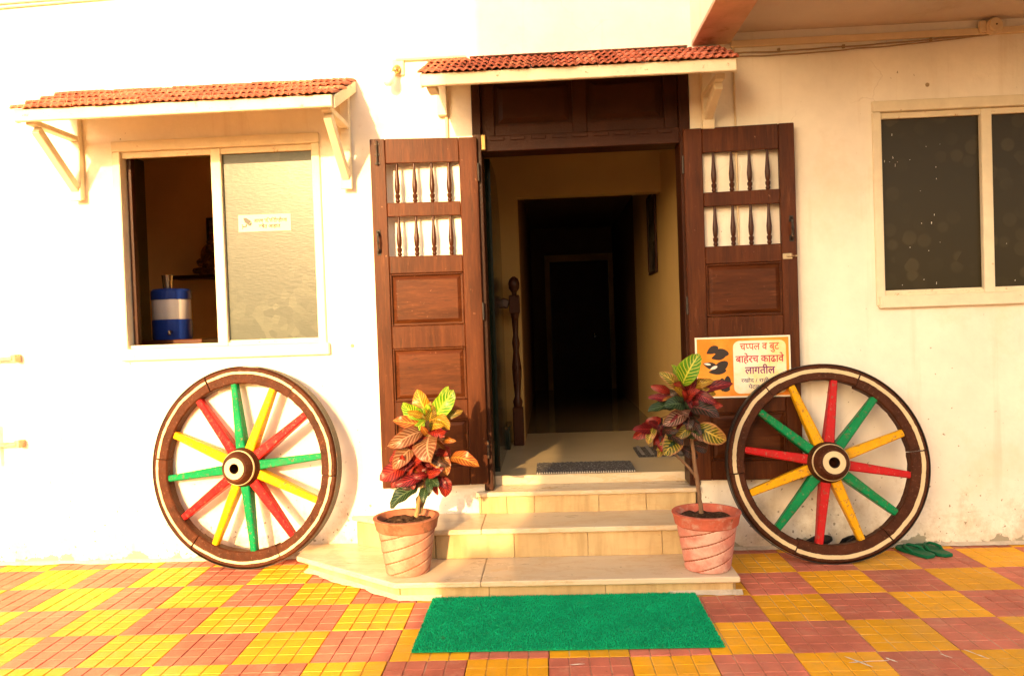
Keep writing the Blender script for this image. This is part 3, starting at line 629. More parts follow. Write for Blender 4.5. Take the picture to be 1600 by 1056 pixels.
# ------------------------------------------------------------------ potted crotons
def leaf_mat(name, base, vein, edge, rough=.32):
    M = bpy.data.materials.new(name); M.use_nodes = True; n, l, b = nodes(M)
    uv = n.new('ShaderNodeUVMap'); uv.uv_map = 'UVMap'; s_ = n.new('ShaderNodeSeparateXYZ'); l.new(uv.outputs[0], s_.inputs[0])
    au = math_(n, l, 'ABSOLUTE', s_.outputs[0], 0)
    midr = mrange(n, l, au, .05, .10, 1, 0)
    ph = math_(n, l, 'SUBTRACT', math_(n, l, 'MULTIPLY', s_.outputs[1], 8.5), math_(n, l, 'MULTIPLY', au, 2.4))
    nz = noise_sock(n, l, 45, 2); ph = math_(n, l, 'ADD', ph, math_(n, l, 'MULTIPLY', nz, .45))
    fr_ = math_(n, l, 'ABSOLUTE', math_(n, l, 'SUBTRACT', math_(n, l, 'FRACT', ph, 0), .5), 0)
    lat = mrange(n, l, fr_, .09, .17, 1, 0)
    ve = math_(n, l, 'MAXIMUM', midr, math_(n, l, 'MULTIPLY', lat, .85))
    ed_ = math_(n, l, 'MULTIPLY', mrange(n, l, au, .72, 1.0), .8)
    blot = mrange(n, l, noise_sock(n, l, 22, 4), .50, .66, 0, .55)
    def mix(f, a, c_):
        mx = n.new('ShaderNodeMixRGB'); l.new(f, mx.inputs[0])
        for i, v in ((1, a), (2, c_)):
            if isinstance(v, tuple): mx.inputs[i].default_value = (*v, 1)
            else: l.new(v, mx.inputs[i])
        return mx.outputs[0]
    colr = mix(ed_, mix(ve, mix(blot, base, edge), vein), edge)
    l.new(colr, b.inputs['Base Color']); b.inputs['Roughness'].default_value = rough; b.inputs['Specular IOR Level'].default_value = .32
    bp = n.new('ShaderNodeBump'); bp.inputs['Strength'].default_value = .35; bp.inputs['Distance'].default_value = .004; bp.invert = True
    l.new(ve, bp.inputs['Height']); l.new(bp.outputs[0], b.inputs['Normal'])
    tl = n.new('ShaderNodeBsdfTranslucent'); l.new(colr, tl.inputs[0]); ms = n.new('ShaderNodeMixShader'); ms.inputs[0].default_value = .22
    l.new(b.outputs[0], ms.inputs[1]); l.new(tl.outputs[0], ms.inputs[2]); l.new(ms.outputs[0], n['Material Output'].inputs[0])
    return M
LM = {'lime': leaf_mat('leaf_lime', (.060, .215, .006), (.52, .52, .05), (.20, .34, .015)),
      'gold': leaf_mat('leaf_gold', (.230, .125, .008), (.52, .36, .03), (.34, .12, .010)),
      'olive': leaf_mat('leaf_olive', (.050, .060, .008), (.38, .26, .03), (.19, .07, .012)),
      'orange': leaf_mat('leaf_orange', (.190, .050, .008), (.46, .23, .035), (.26, .045, .010)),
      'tan': leaf_mat('leaf_tan', (.135, .055, .020), (.38, .21, .11), (.19, .045, .016)),
      'red': leaf_mat('leaf_red', (.150, .008, .006), (.40, .045, .018), (.085, .006, .006)),
      'crimson': leaf_mat('leaf_crimson', (.080, .005, .008), (.32, .030, .030), (.050, .006, .007)),
      'dark': leaf_mat('leaf_dark', (.014, .018, .009), (.14, .045, .035), (.032, .012, .010)),
      'green': leaf_mat('leaf_dark_green', (.010, .030, .011), (.08, .12, .05), (.020, .034, .012)),
      'pink': leaf_mat('leaf_pink', (.070, .045, .024), (.42, .22, .16), (.20, .065, .045)),
      'yp': leaf_mat('leaf_yellow_pink', (.085, .090, .008), (.52, .37, .05), (.46, .17, .08))}
def croton_leaf(parent, base, tip, colour, wid, rg, face=None):
    base, tip = Vector(base), Vector(tip); d = tip - base; L_ = d.length; t = d.normalized()
    f_ = face or Vector((rg.uniform(-.45, .35), -1, rg.uniform(.1, .75)))
    nrm = (f_ - t * f_.dot(t)).normalized(); sdv = t.cross(nrm).normalized()
    nv, nu = 12, 4; V = []; UV = []; droop = rg.uniform(.06, .24) * L_; fold = rg.uniform(.14, .38); ph = rg.uniform(0, 6); tw = rg.uniform(-.6, .6)
    for i in range(nv + 1):
        v = i / nv
        prof = 0.06 + 1.0 * (math.sin(math.pi * min(1, (v * .93 + .015)) ** .86) ** .80) if 0 < v < 1 else .03
        for j in range(-nu // 2, nu // 2 + 1):
            u = j / (nu / 2); w_ = wid * L_ * .5 * prof
            ca, sa_ = math.cos(tw * v), math.sin(tw * v); sv = sdv * ca + nrm * sa_; nn = nrm * ca - sdv * sa_
            lift = fold * abs(u) * w_ + .030 * L_ * math.sin(v * 15 + ph + u) * u * u
            V.append(base + t * (v * L_) + sv * (u * w_) + nn * (lift - droop * 4 * (v - .5) ** 2 + droop)); UV.append((u, v))
    k = nu + 1; F = [(i*k+j, i*k+j+1, (i+1)*k+j+1, (i+1)*k+j) for i in range(nv) for j in range(nu)]
    me = bpy.data.meshes.new('leaf'); me.from_pydata([tuple(p) for p in V], [], F)
    ul = me.uv_layers.new(name='UVMap')
    for lp in me.loops: ul.data[lp.index].uv = UV[lp.vertex_index]
    for p in me.polygons: p.use_smooth = True
    me.materials.append(LM[colour]); o = bpy.data.objects.new('leaf', me); C.objects.link(o); o.parent = parent; return o
def pot_mesh(h, r0, r1, rim_h):
    seg, nz_ = 144, 84; m_ = MB(); V = []; hb = h - rim_h
    for i in range(nz_ + 1):
        z_ = hb * i / nz_
        for j in range(seg):
            a = 2 * math.pi * j / seg; r_ = r0 + (r1 - r0) * z_ / h
            ph = (z_ / .062 - a * 4 / (2 * math.pi)) % 1; dd = abs(ph - .5) * .062
            r_ -= .0045 * max(0, 1 - dd / .0055)
            if i == 0: r_ -= .006
            V.append((r_ * math.cos(a), r_ * math.sin(a), z_))
    m_.add(V, [(i*seg+j, i*seg+(j+1)%seg, (i+1)*seg+(j+1)%seg, (i+1)*seg+j) for i in range(nz_) for j in range(seg)] + [tuple(reversed(range(seg)))])
    m_.bm.faces.ensure_lookup_table()
    for f in m_.bm.faces:                                             # darker colour along the spiral grooves
        c_ = f.calc_center_median(); z_ = c_.z; a = math.atan2(c_.y, c_.x) % (2 * math.pi); r_ = r0 + (r1 - r0) * z_ / h
        ph = (z_ / .062 - a * 4 / (2 * math.pi)) % 1
        if abs(ph - .5) * .062 < .0030 and len(f.verts) == 4: f.material_index = 1
    return m_
def potted(label, loc, bodym, rimm, stems, leaves, scale, org, s_px, seed, barkm, fill):
    t = thing('potted_croton', label, 'potted plant', loc, (0, 0, rg0.uniform(-.2, .2) * 0), 'crotons in terracotta pots beside the door'); rg = random.Random(seed)
    h, r0, r1 = .285, .112, .158
    pot = obj('pot', pot_mesh(h, r0, r1, .06), [bodym, pot_g], t, True, ang=60)
    q = MB(); q.lathe([(.146,h-.066),(.156,h-.058),(.166,h-.012),(.171,h-.004),(.170,h),(.150,h+.001),(.144,h-.006),(.138,h-.06)], 64, cap=False); obj('rim', q, rimm, pot, True)
    q = MB(); v = [(0, 0, h - .030)]; n_ = 28
    for ring in range(1, 6):
        for j in range(n_):
            a = 2 * math.pi * j / n_; r_ = .141 * ring / 5; v.append((r_ * math.cos(a), r_ * math.sin(a), h - .034 + rg.uniform(-.008, .010)))
    f = [(0, 1 + j, 1 + (j+1) % n_) for j in range(n_)] + [(1+k*n_+j, 1+(k+1)*n_+j, 1+(k+1)*n_+(j+1)%n_, 1+k*n_+(j+1)%n_) for k in range(4) for j in range(n_)]
    q.add(v, f); obj('soil', q, soil, pot, False)
    to = lambda p, y=0: Vector(((p[0] - org[0]) / s_px, y, (org[1] - p[1]) / s_px))
    for pts, ra, rb in stems:
        pp = [to(p[:2], p[2] if len(p) > 2 else 0) for p in pts]
        fine = []
        for i in range(len(pp) - 1):
            for k in range(5): fine.append(pp[i].lerp(pp[i+1], k / 5) + Vector((rg.uniform(-.002,.002), rg.uniform(-.002,.002), 0)))
        fine.append(pp[-1]); q = MB(); q.tube(fine, ra, 9, r_end=rb); obj('stem', q, barkm, t, True)
    leaves = list(leaves)
    for (hx, hy, cols, cnt) in fill:                                    # the crowded small leaves round each whorl
        for k in range(int(cnt * 1.7)):
            a = rg.uniform(0, 2 * math.pi); L0 = rg.uniform(55, 108); r0_ = rg.uniform(5, 30)
            bx_, by_ = hx + r0_ * math.cos(a), hy - r0_ * math.sin(a) * .7
            leaves.append((bx_, by_, bx_ + L0 * math.cos(a), by_ - L0 * math.sin(a) * .75 + 12, rg.choice(cols), rg.uniform(.34, .52), rg.uniform(-.12, .05)))
    for (x0, y0, x1, y1, col, wd, dp) in leaves:
        b_ = to((x0, y0), dp * .35 + rg.uniform(-.012, .012)); e = to((x1, y1), dp + rg.uniform(-.03, .03)); croton_leaf(t, b_, b_ + (e - b_) * 1.10, col, wd * .95, rg)
    # petioles
    q = MB()
    for (x0, y0, x1, y1, col, wd, dp) in leaves:
        b_ = to((x0, y0), dp * .35); best = None
        for pts, ra, rb in stems:
            for i in range(len(pts) - 1):
                for k in range(9):
                    c_ = to(pts[i], 0).lerp(to(pts[i+1], 0), k / 8) - Vector((0, 0, .012)); dl = (c_ - b_).length
                    if best is None or dl < best[0]: best = (dl, c_)
        q.tube([best[1], best[1].lerp(b_, .5) + Vector((0, 0, .006)), b_ + (to((x1, y1), dp) - b_) * .08], .0022, 5)
    obj('petioles', q, barkm, t, True)
    return t
rg0 = random.Random(1)
# leaf lists: base x, base y, tip x, tip y (plan drawing units), colour, width/length, forward lean in metres
LL = [(400,215,322,138,'lime',.72,-.05),(465,215,557,88,'lime',.55,-.05),(432,205,382,84,'gold',.62,.00),(478,160,524,72,'lime',.34,.04),(438,235,462,150,'olive',.5,-.07),
      (425,250,278,218,'orange',.40,-.06),(435,250,530,240,'gold',.48,-.09),(490,220,594,186,'olive',.36,.03),(412,275,262,322,'tan',.44,-.10),(375,345,277,432,'tan',.56,-.09),
      (438,300,458,398,'tan',.92,-.12),(335,375,232,425,'red',.50,.02),(318,440,208,492,'red',.62,-.06),(320,470,255,535,'red',.60,-.04),(392,395,298,452,'crimson',.42,-.05),
      (396,480,305,436,'orange',.42,-.07),(402,500,275,520,'crimson',.36,-.08),(490,385,520,480,'orange',.52,-.07),(535,415,668,446,'orange',.46,-.02),(492,500,505,590,'red',.72,-.06),
      (372,552,252,634,'green',.52,-.09),(412,550,404,612,'green',.55,-.06),(402,515,310,548,'dark',.42,-.04),(395,585,372,655,'dark',.55,.02),(452,262,516,292,'red',.62,-.08),
      (498,325,566,322,'orange',.40,-.03),(440,512,480,532,'green',.6,-.07),(470,350,520,410,'red',.4,.05),(380,330,330,330,'gold',.5,.05),(400,440,350,390,'dark',.5,.06),(440,330,372,368,'green',.45,.02),(458,420,500,455,'crimson',.45,.05),(420,290,350,285,'orange',.45,.07)]
SL = [([(352,700),(388,560,-.01),(425,395,-.01),(440,300,-.02),(440,205,-.02)], .0115, .006), ([(368,690,.02),(405,590,.03),(432,500,.03),(446,380,.03)], .008, .005)]
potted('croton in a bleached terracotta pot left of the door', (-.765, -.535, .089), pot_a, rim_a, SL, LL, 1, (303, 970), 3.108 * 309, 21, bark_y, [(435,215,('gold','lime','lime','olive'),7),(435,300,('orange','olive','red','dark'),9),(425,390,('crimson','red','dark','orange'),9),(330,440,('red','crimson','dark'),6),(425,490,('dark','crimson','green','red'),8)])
LR = [(272,205,338,74,'lime',.60,-.07),(268,200,232,118,'lime',.50,-.03),(250,215,172,146,'yp',.46,-.05),(280,275,208,200,'gold',.40,-.08),(222,245,138,208,'red',.40,-.02),
      (215,272,122,256,'crimson',.36,-.06),(330,240,486,208,'crimson',.30,-.06),(300,250,322,158,'crimson',.42,-.03),(325,285,428,296,'red',.44,-.09),(300,305,410,345,'dark',.48,-.08),
      (238,305,118,318,'green',.42,-.06),(290,335,182,372,'pink',.52,-.10),(172,352,104,402,'red',.56,-.03),(142,385,48,434,'red',.52,-.04),(132,388,108,458,'yp',.52,-.08),
      (196,395,158,466,'crimson',.52,-.05),(244,430,172,500,'yp',.66,-.10),(296,395,232,434,'olive',.60,-.09),(328,395,446,452,'yp',.62,-.08),(304,345,280,408,'dark',.6,-.05),
      (300,480,385,512,'dark',.5,.05),(262,495,335,545,'dark',.5,.05),(170,485,150,524,'yp',.55,-.05),(285,270,258,195,'red',.42,-.05),(260,280,196,300,'crimson',.42,.03),(310,270,366,232,'crimson',.40,.02),
      (270,320,228,370,'dark',.5,.04),(310,330,350,375,'dark',.5,.05),(240,300,180,270,'orange',.4,-.05),(230,400,160,420,'crimson',.5,.04),(330,300,375,262,'red',.45,.05),(345,500,395,470,'dark',.4,.06)]
SR = [([(345,800),(336,690,-.01),(318,540,-.01),(310,420,-.01),(300,330,-.01),(285,240,-.01)], .0120, .006), ([(332,640,.0),(285,575,-.01),(240,530,-.02),(195,470,-.02)], .0075, .005)]
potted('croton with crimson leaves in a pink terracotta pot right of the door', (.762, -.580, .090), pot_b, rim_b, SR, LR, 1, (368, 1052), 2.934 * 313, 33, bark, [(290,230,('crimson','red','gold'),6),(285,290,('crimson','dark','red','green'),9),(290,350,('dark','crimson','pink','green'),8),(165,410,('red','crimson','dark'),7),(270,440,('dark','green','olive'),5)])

# ------------------------------------------------------------------ mats
q = MB(); q.box(-.617, .667, -1.332, -.712, .003, .010, .002)
gm = tag(obj('turf_mat', q, turf_b), 'green artificial turf mat lying before the lowest step', 'mat')
v, f = [], []; rg = random.Random(77)
for k in range(46000):
    x, y = rg.uniform(-.618, .668), rg.uniform(-1.336, -.710); a = rg.uniform(0, math.pi); h = rg.uniform(.003, .008); w_ = rg.uniform(.0016, .0030)
    c_, s_ = math.cos(a) * w_, math.sin(a) * w_; i = len(v)
    v += [(x - c_, y - s_, .009), (x + c_, y + s_, .009), (x + rg.uniform(-.006, .006), y + rg.uniform(-.006, .006), .010 + h)]; f.append((i, i+1, i+2))
me = bpy.data.meshes.new('pile'); me.from_pydata(v, [], f); me.materials.append(turf_m); po = obj('pile', me, None, gm); po['kind'] = 'stuff'
gm.rotation_euler = (0, 0, R(.35))
def rug(name, label, x0, x1, y0, y1, z_, stripes):
    q = MB(); nx, ny = 40, 16; V = []
    for j in range(ny + 1):
        for i in range(nx + 1): V.append((x0 + (x1-x0)*i/nx, y0 + (y1-y0)*j/ny, z_ + .010 + .003 * noise.noise((i*.4, j*.5, 2)) + (.003 if (i + j) % 2 else 0)))
    q.add(V, [(j*(nx+1)+i, j*(nx+1)+i+1, (j+1)*(nx+1)+i+1, (j+1)*(nx+1)+i) for j in range(ny) for i in range(nx)])
    q.box(x0, x1, y0, y1, z_ + .001, z_ + .006)
    o = tag(obj(name, q, matdark), label, 'mat')
    q = MB()
    if stripes:
        for k in range(5): xx = x0 + (x1-x0)*(k+.5)/5; q.box(xx - .012, xx + .012, y0 - .001, y1, z_ + .0165, z_ + .0185)
        obj('stripe', q, matstripe, o)
    else:
        for k in range(42): xx = x0 + (x1-x0)*(k+.5)/42; q.box(xx - .003, xx + .003, y0 - .012, y0 + .004, z_ + .002, z_ + .011)
        obj('fringe', q, fringe_m, o)
    return o
rug('door_mat', 'grey woven door mat on the hall floor at the sill', -.10, .50, .185, .50, .43, False)
rug('striped_mat', 'dark striped mat on the hall floor behind the right croton', .575, .885, .66, 1.02, .43, True)

# ------------------------------------------------------------------ footwear
def flipflop(label, loc, rz, m_, side, rx=0, grp=None):
    pts = [(-.036,-.125),(-.020,-.132),(.012,-.132),(.032,-.122),(.040,-.095),(.039,-.05),(.036,-.01),(.043,.05),(.047,.09),(.040,.118),(.020,.132),(-.010,.130),(-.036,.115),(-.046,.08),(-.044,.03),(-.038,-.02),(-.040,-.07),(-.041,-.10)]
    q = MB(); q.prism([(side * x, y) for x, y in (pts if side > 0 else pts)][::1 if side > 0 else -1], 0, .018, .004)
    o = tag(obj('flip_flop', q, m_, None, loc=loc, rot=(rx, 0, rz)), label, 'sandal', grp); o.scale = (1, .86, 1)
    q = MB(); toe = Vector((side * -.008, .085, .018))
    for s_ in (-1, 1):
        e = Vector((s_ * .040, -.035, .012)); mid = toe.lerp(e, .45) + Vector((s_ * .014, 0, .016))
        pts_ = [toe + Vector((0, 0, .004)), toe.lerp(mid, .5) + Vector((0, 0, .010)), mid, mid.lerp(e, .55) + Vector((s_ * .004, 0, .006)), e]
        q.tube(pts_, [.005, .008, .009, .009, .006], 6)
    q.tube([toe + Vector((0, 0, -.006)), toe + Vector((0, 0, .010))], .004, 6); obj('strap', q, m_, o, True); return o
gg = 'green flip-flops by the wall'; gk = 'black flip-flops behind the wheel'
flipflop('green rubber flip-flop of the pair on the tiles, nearer the wheel', (1.985, -.135, .003), R(24), flip_g, 1, grp=gg)
flipflop('green rubber flip-flop of the pair on the tiles, farther from the wheel', (2.092, -.118, .003), R(14), flip_g, -1, grp=gg)
flipflop('black flip-flop behind the right wheel, left of its red spoke', (1.45, -.10, .035), R(-78), flip_k, 1, R(24), grp=gk)
flipflop('black flip-flop behind the right wheel, right of its red spoke', (1.64, -.085, .035), R(-100), flip_k, -1, R(24), grp=gk)

# ------------------------------------------------------------------ lettering
def flat(name, col, rough=.5):
    M = bpy.data.materials.new(name); M.use_nodes = True; b = M.node_tree.nodes['Principled BSDF']; b.inputs['Base Color'].default_value = (*col, 1); b.inputs['Roughness'].default_value = rough; return M
def glyphs(s, bold=.012):
    cu = bpy.data.curves.new('t', 'FONT'); cu.body = s; cu.offset = bold; cu.resolution_u = 3; o = bpy.data.objects.new('t', cu); C.objects.link(o)
    bpy.context.view_layer.update(); me = bpy.data.meshes.new_from_object(o.evaluated_get(bpy.context.evaluated_depsgraph_get()))
    bpy.data.objects.remove(o); bpy.data.curves.remove(cu); return me
def lettering(name, s, height, cx, z_, y, m_, parent, bold=.012, width=None):
    """one line of print; '~' before a letter asks for its half form (stem cut away)"""
    bm = bmesh.new(); x = 0; parts = []; i = 0; cur = ''
    while i < len(s):
        if s[i] == '~':
            if cur: parts.append((cur, False)); cur = ''
            parts.append((s[i+1], True)); i += 2
        else: cur += s[i]; i += 1
    if cur: parts.append((cur, False))
    for txt, half in parts:
        lead = len(txt) - len(txt.lstrip(' ')); x += lead * .28; txt = txt.strip()
        if not txt: continue
        me = glyphs(txt, bold); t_ = bmesh.new(); t_.from_mesh(me); bpy.data.meshes.remove(me)
        if not t_.verts: t_.free(); continue
        x0 = min(v.co.x for v in t_.verts); x1 = max(v.co.x for v in t_.verts)
        if half:
            cut = x0 + (x1 - x0) * .60; bmesh.ops.bisect_plane(t_, geom=t_.verts[:] + t_.edges[:] + t_.faces[:], plane_co=(cut, 0, 0), plane_no=(1, 0, 0), clear_outer=True); x1 = cut
        for v in t_.verts: v.co.x += x - x0
        tmp = bpy.data.meshes.new('x'); t_.to_mesh(tmp); t_.free(); bm.from_mesh(tmp); bpy.data.meshes.remove(tmp); x += (x1 - x0) - (.0 if half else .01)
        x += .0
    sc = height; ww = x * sc; k = (width / ww) if width else 1
    for v in bm.verts: v.co = Vector((cx + (v.co.x - x / 2) * sc * k, y, z_ + v.co.y * sc))
    me = bpy.data.meshes.new(name); bm.to_mesh(me); bm.free(); me.materials.append(m_); return obj(name, me, None, parent)
def plate(parent, name, poly, y, m_): 
    q = MB(); q.add([(x, y, z_) for x, z_ in poly], [tuple(range(len(poly)))]); return obj(name, q, m_, parent)
def rrect(x0, x1, z0, z1, r_):
    p = []
    for cx, cz, a0 in ((x1-r_, z1-r_, 0), (x0+r_, z1-r_, 90), (x0+r_, z0+r_, 180), (x1-r_, z0+r_, 270)):
        p += [(cx + r_*math.cos(R(a0+a)), cz + r_*math.sin(R(a0+a))) for a in range(0, 91, 18)]
    return p
# footwear notice on the right leaf; local frame = the leaf's frame
ang = -R(3.5)
sg = thing('notice_board', 'orange footwear notice with Marathi lettering fixed to the right door leaf', 'sign', (.802, -.040, .415), (0, 0, ang))
q = MB(); q.box(.030, .555, -.010, -.001, .470, .815, .001); obj('board', q, flat('notice_white', (.80, .74, .60)), sg)
om = mat('notice_orange', (.78, .24, .025), .45, .14, 3, 0, 40, (.80, .34, .05), (.45, .62), 3)
plate(sg, 'orange_field', [(.040,.479),(.545,.479),(.545,.806),(.040,.806)], -.0108, om)
ym = mat('notice_pale_panel', (.84, .66, .30), .45, .05, 3, 0, 40, (.84, .78, .62), (.42, .60), 5)
plate(sg, 'pale_panel', rrect(.240, .530, .492, .790, .035), -.0114, ym)
lettering('lettering', 'च~पपल व बुट', .058, .385, .738, -.0120, flat('print_red', (.52, .07, .02)), sg, .012, .215)
lettering('lettering', 'बाहेरच काढावे', .058, .385, .668, -.0120, flat('print_crimson', (.42, .015, .05)), sg, .016, .265)
lettering('lettering', 'लागतील', .058, .385, .604, -.0120, flat('print_purple', (.16, .01, .12)), sg, .022, .165)
lettering('lettering', 'रखोद / राती न', .030, .370, .556, -.0120, flat('print_navy', (.03, .02, .12)), sg, .012, .18)
lettering('lettering', 'पेटल वापर', .030, .385, .520, -.0120, flat('print_navy2', (.03, .02, .12)), sg, .012, .13)
shoe_m = flat('print_black', (.02, .012, .01)); white_m = flat('print_white', (.75, .68, .60)); blue_m = flat('print_blue', (.10, .42, .62))
def blob(cx, cz, a, L_, w_, m_, y=-.0116):
    p = []
    for k in range(18):
        q_ = 2*math.pi*k/18; u = math.cos(q_) * L_/2; v = math.sin(q_) * w_/2 * (1 + .35*math.cos(q_) - .25*math.cos(2*q_))
        p.append((cx + u*math.cos(a) - v*math.sin(a), cz + u*math.sin(a) + v*math.cos(a)))
    plate(sg, 'shoe_print', p, y, m_)
blob(.125, .742, R(30), .075, .034, shoe_m); blob(.170, .728, R(-12), .095, .036, shoe_m, -.0118); blob(.160, .706, R(14), .085, .034, shoe_m, -.0120)
blob(.112, .655, R(-18), .085, .032, shoe_m); blob(.165, .645, R(32), .105, .042, shoe_m, -.0118); blob(.130, .642, R(22), .045, .014, white_m, -.0122); blob(.095, .664, R(-10), .040, .010, white_m, -.0122); blob(.150, .622, R(5), .10, .03, shoe_m, -.0119)
blob(.175, .545, R(90), .075, .030, shoe_m); blob(.205, .552, R(88), .085, .030, shoe_m, -.0118); blob(.190, .520, R(0), .055, .024, shoe_m, -.0119)
blob(.098, .545, R(-12), .095, .056, shoe_m); blob(.098, .545, R(-12), .085, .046, blue_m, -.0119)
# camera notice stuck on the frosted pane
st = thing('camera_notice', 'small pale yellow camera notice stuck on the frosted window pane', 'sticker', (-1.655, .034, 1.995), (0, R(.3), 0))
q = MB(); q.box(-.158, .158, -.0030, -.0005, -.050, .050); obj('label_sheet', q, flat('sticker_yellow', (.50, .47, .28)), st)
pb = flat('sticker_print', (.012, .008, .004))
plate(st, 'camera_symbol', [(-.128,.031),(-.108,.032),(-.080,.012),(-.098,-.008),(-.118,.004)], -.0036, pb)
plate(st, 'camera_symbol', [(-.136,-.034),(-.130,-.034),(-.130,-.024),(-.108,-.022),(-.104,-.004),(-.112,-.004),(-.116,-.016),(-.130,-.016),(-.130,-.006),(-.136,-.006)], -.0036, pb)
plate(st, 'camera_symbol', [(-.102,-.012),(-.078,.010),(-.076,-.006),(-.084,-.016)], -.0038, pb)
lettering('lettering', 'आपण सि.सि टी~वही~चया', .030, .036, .004, -.0036, pb, st, .032, .20)
lettering('lettering', '~कषेत आहात', .030, .030, -.030, -.0036, pb, st, .032, .13)

# ------------------------------------------------------------------ electrical bits on the facade
def line(name, label, cat, pts, r_, m_, clips=()):
    q = MB(); q.tube(pts, r_, 8); o = tag(obj(name, q, m_, smooth=True), label, cat)
    for c_ in clips:
        k = MB(); k.box(c_[0]-.008, c_[0]+.008, c_[1]-.008, 0, c_[2]-.010, c_[2]+.010, .002); obj('clip', k, m_, o)
    return o
q = MB(); q.box(1.092, 4.2, -.022, -.0015, 2.868, 2.905, .003); tag(obj('cable_trunking', q, pvc), 'long cream cable trunking along the wall under the soffit', 'trunking')
jb = thing('junction_box', 'round cream junction box on the trunking at the upper right', 'junction box', (2.53, -.02, 2.905))
Mj = Matrix.Rotation(R(90), 4, 'X')
q = MB(); q.lathe([(.044,.0),(.044,.030),(.040,.034),(.0,.034)], 28, Mj, cap=False); q.box(-.075,-.04,-.022,0,-.030,.034,.004); obj('box_body', q, pvc, jb, True)
q = MB(); q.lathe([(.036,.034),(.036,.044),(.032,.047),(.0005,.047)], 28, Mj, cap=False); obj('box_lid', q, pvc, jb, True)
q = MB(); q.lathe([(.005,.046),(.005,.049),(.0005,.049)], 10, Mj, cap=False); obj('screw', q, iron, jb)
def sag(x0, x1, z0, z1, d, n_=22, y=-.012, seed=0):
    return [(x0+(x1-x0)*i/n_, y, z0+(z1-z0)*i/n_ - d*4*(i/n_)*(1-i/n_) + .006*noise.noise((i*.4, seed, 0))) for i in range(n_+1)]
line('cable', 'upper thin cable sagging below the trunking', 'cable', sag(1.10, 2.50, 2.835, 2.872, .010), .0045, cable_m, [(1.36,-.006,2.843),(1.72,-.006,2.845),(2.20,-.006,2.856)])
line('cable', 'lower thin cable clipped to the right wall below the trunking', 'cable', sag(1.06, 2.52, 2.815, 2.868, .016, seed=5), .0038, cable_m)
line('cable', 'thin cable leaving the junction box to the right', 'cable', sag(2.57, 4.0, 2.882, 2.890, -.01, seed=8), .0045, cable_m)
line('cable', 'upper pale cable along the wall at the top left corner', 'cable', [(-4.4,-.01,3.352),(-3.2,-.01,3.348),(-2.75,-.01,3.358),(-2.2,-.01,3.37)], .006, pvc)
line('cable', 'lower pale cable along the wall at the top left corner', 'cable', [(-4.4,-.01,3.318),(-3.2,-.01,3.322),(-2.75,-.01,3.336),(-2.2,-.01,3.35)], .006, pvc)
line('conduit_pipe', 'horizontal conduit from the bulb holder to the door canopy', 'conduit', [(-.825,-.014,2.897),(-.60,-.014,2.897),(-.42,-.014,2.897)], .010, pvc)
line('conduit_pipe', 'thin vertical conduit beside the door behind the left leaf', 'conduit', [(-.545,-.011,2.80),(-.543,-.011,1.7),(-.541,-.011,.5)], .009, pvc)
line('conduit_pipe', 'thin vertical conduit on the wall right of the door', 'conduit', [(1.105,-.010,2.90),(1.105,-.010,2.0),(1.105,-.010,.9)], .006, pvc)
lamp = thing('wall_lamp', 'bare white bulb in an angled holder left of the door canopy', 'lamp', (-.815, 0, 2.84))
q = MB(); q.box(-.035, .035, -.018, -.001, -.035, .060, .006); obj('back_plate', q, pvc, lamp)
d_ = Vector((-.35, -.55, -.75)).normalized(); Mq = Matrix.Translation((0, -.02, .01)) @ d_.to_track_quat('Z', 'Y').to_matrix().to_4x4()
q = MB(); q.lathe([(.018,0),(.022,.01),(.022,.035),(.017,.04),(.017,.058)], 16, Mq); obj('bulb_holder', q, brass, lamp, True)
q = MB(); q.lathe([(.013,.056),(.015,.066),(.026,.095),(.031,.118),(.029,.138),(.018,.154),(.001,.160)], 18, Mq); obj('bulb', q, bulb_m, lamp, True)
for (z_, lab) in ((1.245, 'upper rusty iron arm on the wall at the left edge'), (.735, 'lower rusty iron arm on the wall at the left edge')):
    q = MB(); q.bar((-3.17, -.05, z_), (-3.75, -.055, z_ - .01), .035, .022, .003); o = tag(obj('iron_bracket', q, rustiron), lab, 'bracket', 'iron arms at the left edge')
    k = MB(); k.box(-3.185, -3.155, -.062, -.0005, z_ - .022, z_ + .022, .003); obj('wall_plug', k, rustiron, o)
line('iron_post', 'short upright iron rod at the left edge joining the lower arm', 'post', [(-3.325,-.078,.86),(-3.325,-.078,.62)], .012, rustiron)
for (x, z_) in ((2.181, 2.609), (-1.15, 1.25)):
    q = MB(); q.lathe([(.012,0),(.010,.004),(.004,.006),(.0005,.012)], 10, Matrix.Translation((x, 0, z_)) @ Mj); tag(obj('nail', q, rustiron), 'rusty nail head in the wall above the right window' if x > 0 else 'rusty nail head in the wall right of the left window', 'nail')

# ------------------------------------------------------------------ things inside
tb = thing('small_table', 'low table behind the open half of the left window', 'table', (-2.45, .50, .43))
q = MB(); q.box(-.25, .25, -.17, .17, .86, .89, .004); obj('table_top', q, wood_h, tb)
for sx_ in (-1, 1):
    for sy in (-1, 1): q = MB(); q.box(sx_*.22-.02, sx_*.22+.02, sy*.14-.02, sy*.14+.02, 0, .859, .003); obj('leg', q, wood, tb)
jg = thing('water_jug', 'blue and white insulated water jug seen through the left window', 'water jug', (-2.458, .47, 1.321))
q = MB(); q.lathe([(.118,0),(.122,.01),(.122,.125),(.118,.13)], 28); obj('jug_base', q, jug_blue, jg, True)
q = MB(); q.lathe([(.117,.1305),(.119,.135),(.119,.255),(.116,.26)], 28); obj('jug_body', q, jug_white, jg, True)
q = MB(); q.lathe([(.122,.2605),(.124,.27),(.122,.315),(.110,.328),(.02,.332)], 28); obj('jug_lid', q, jug_blue, jg, True)
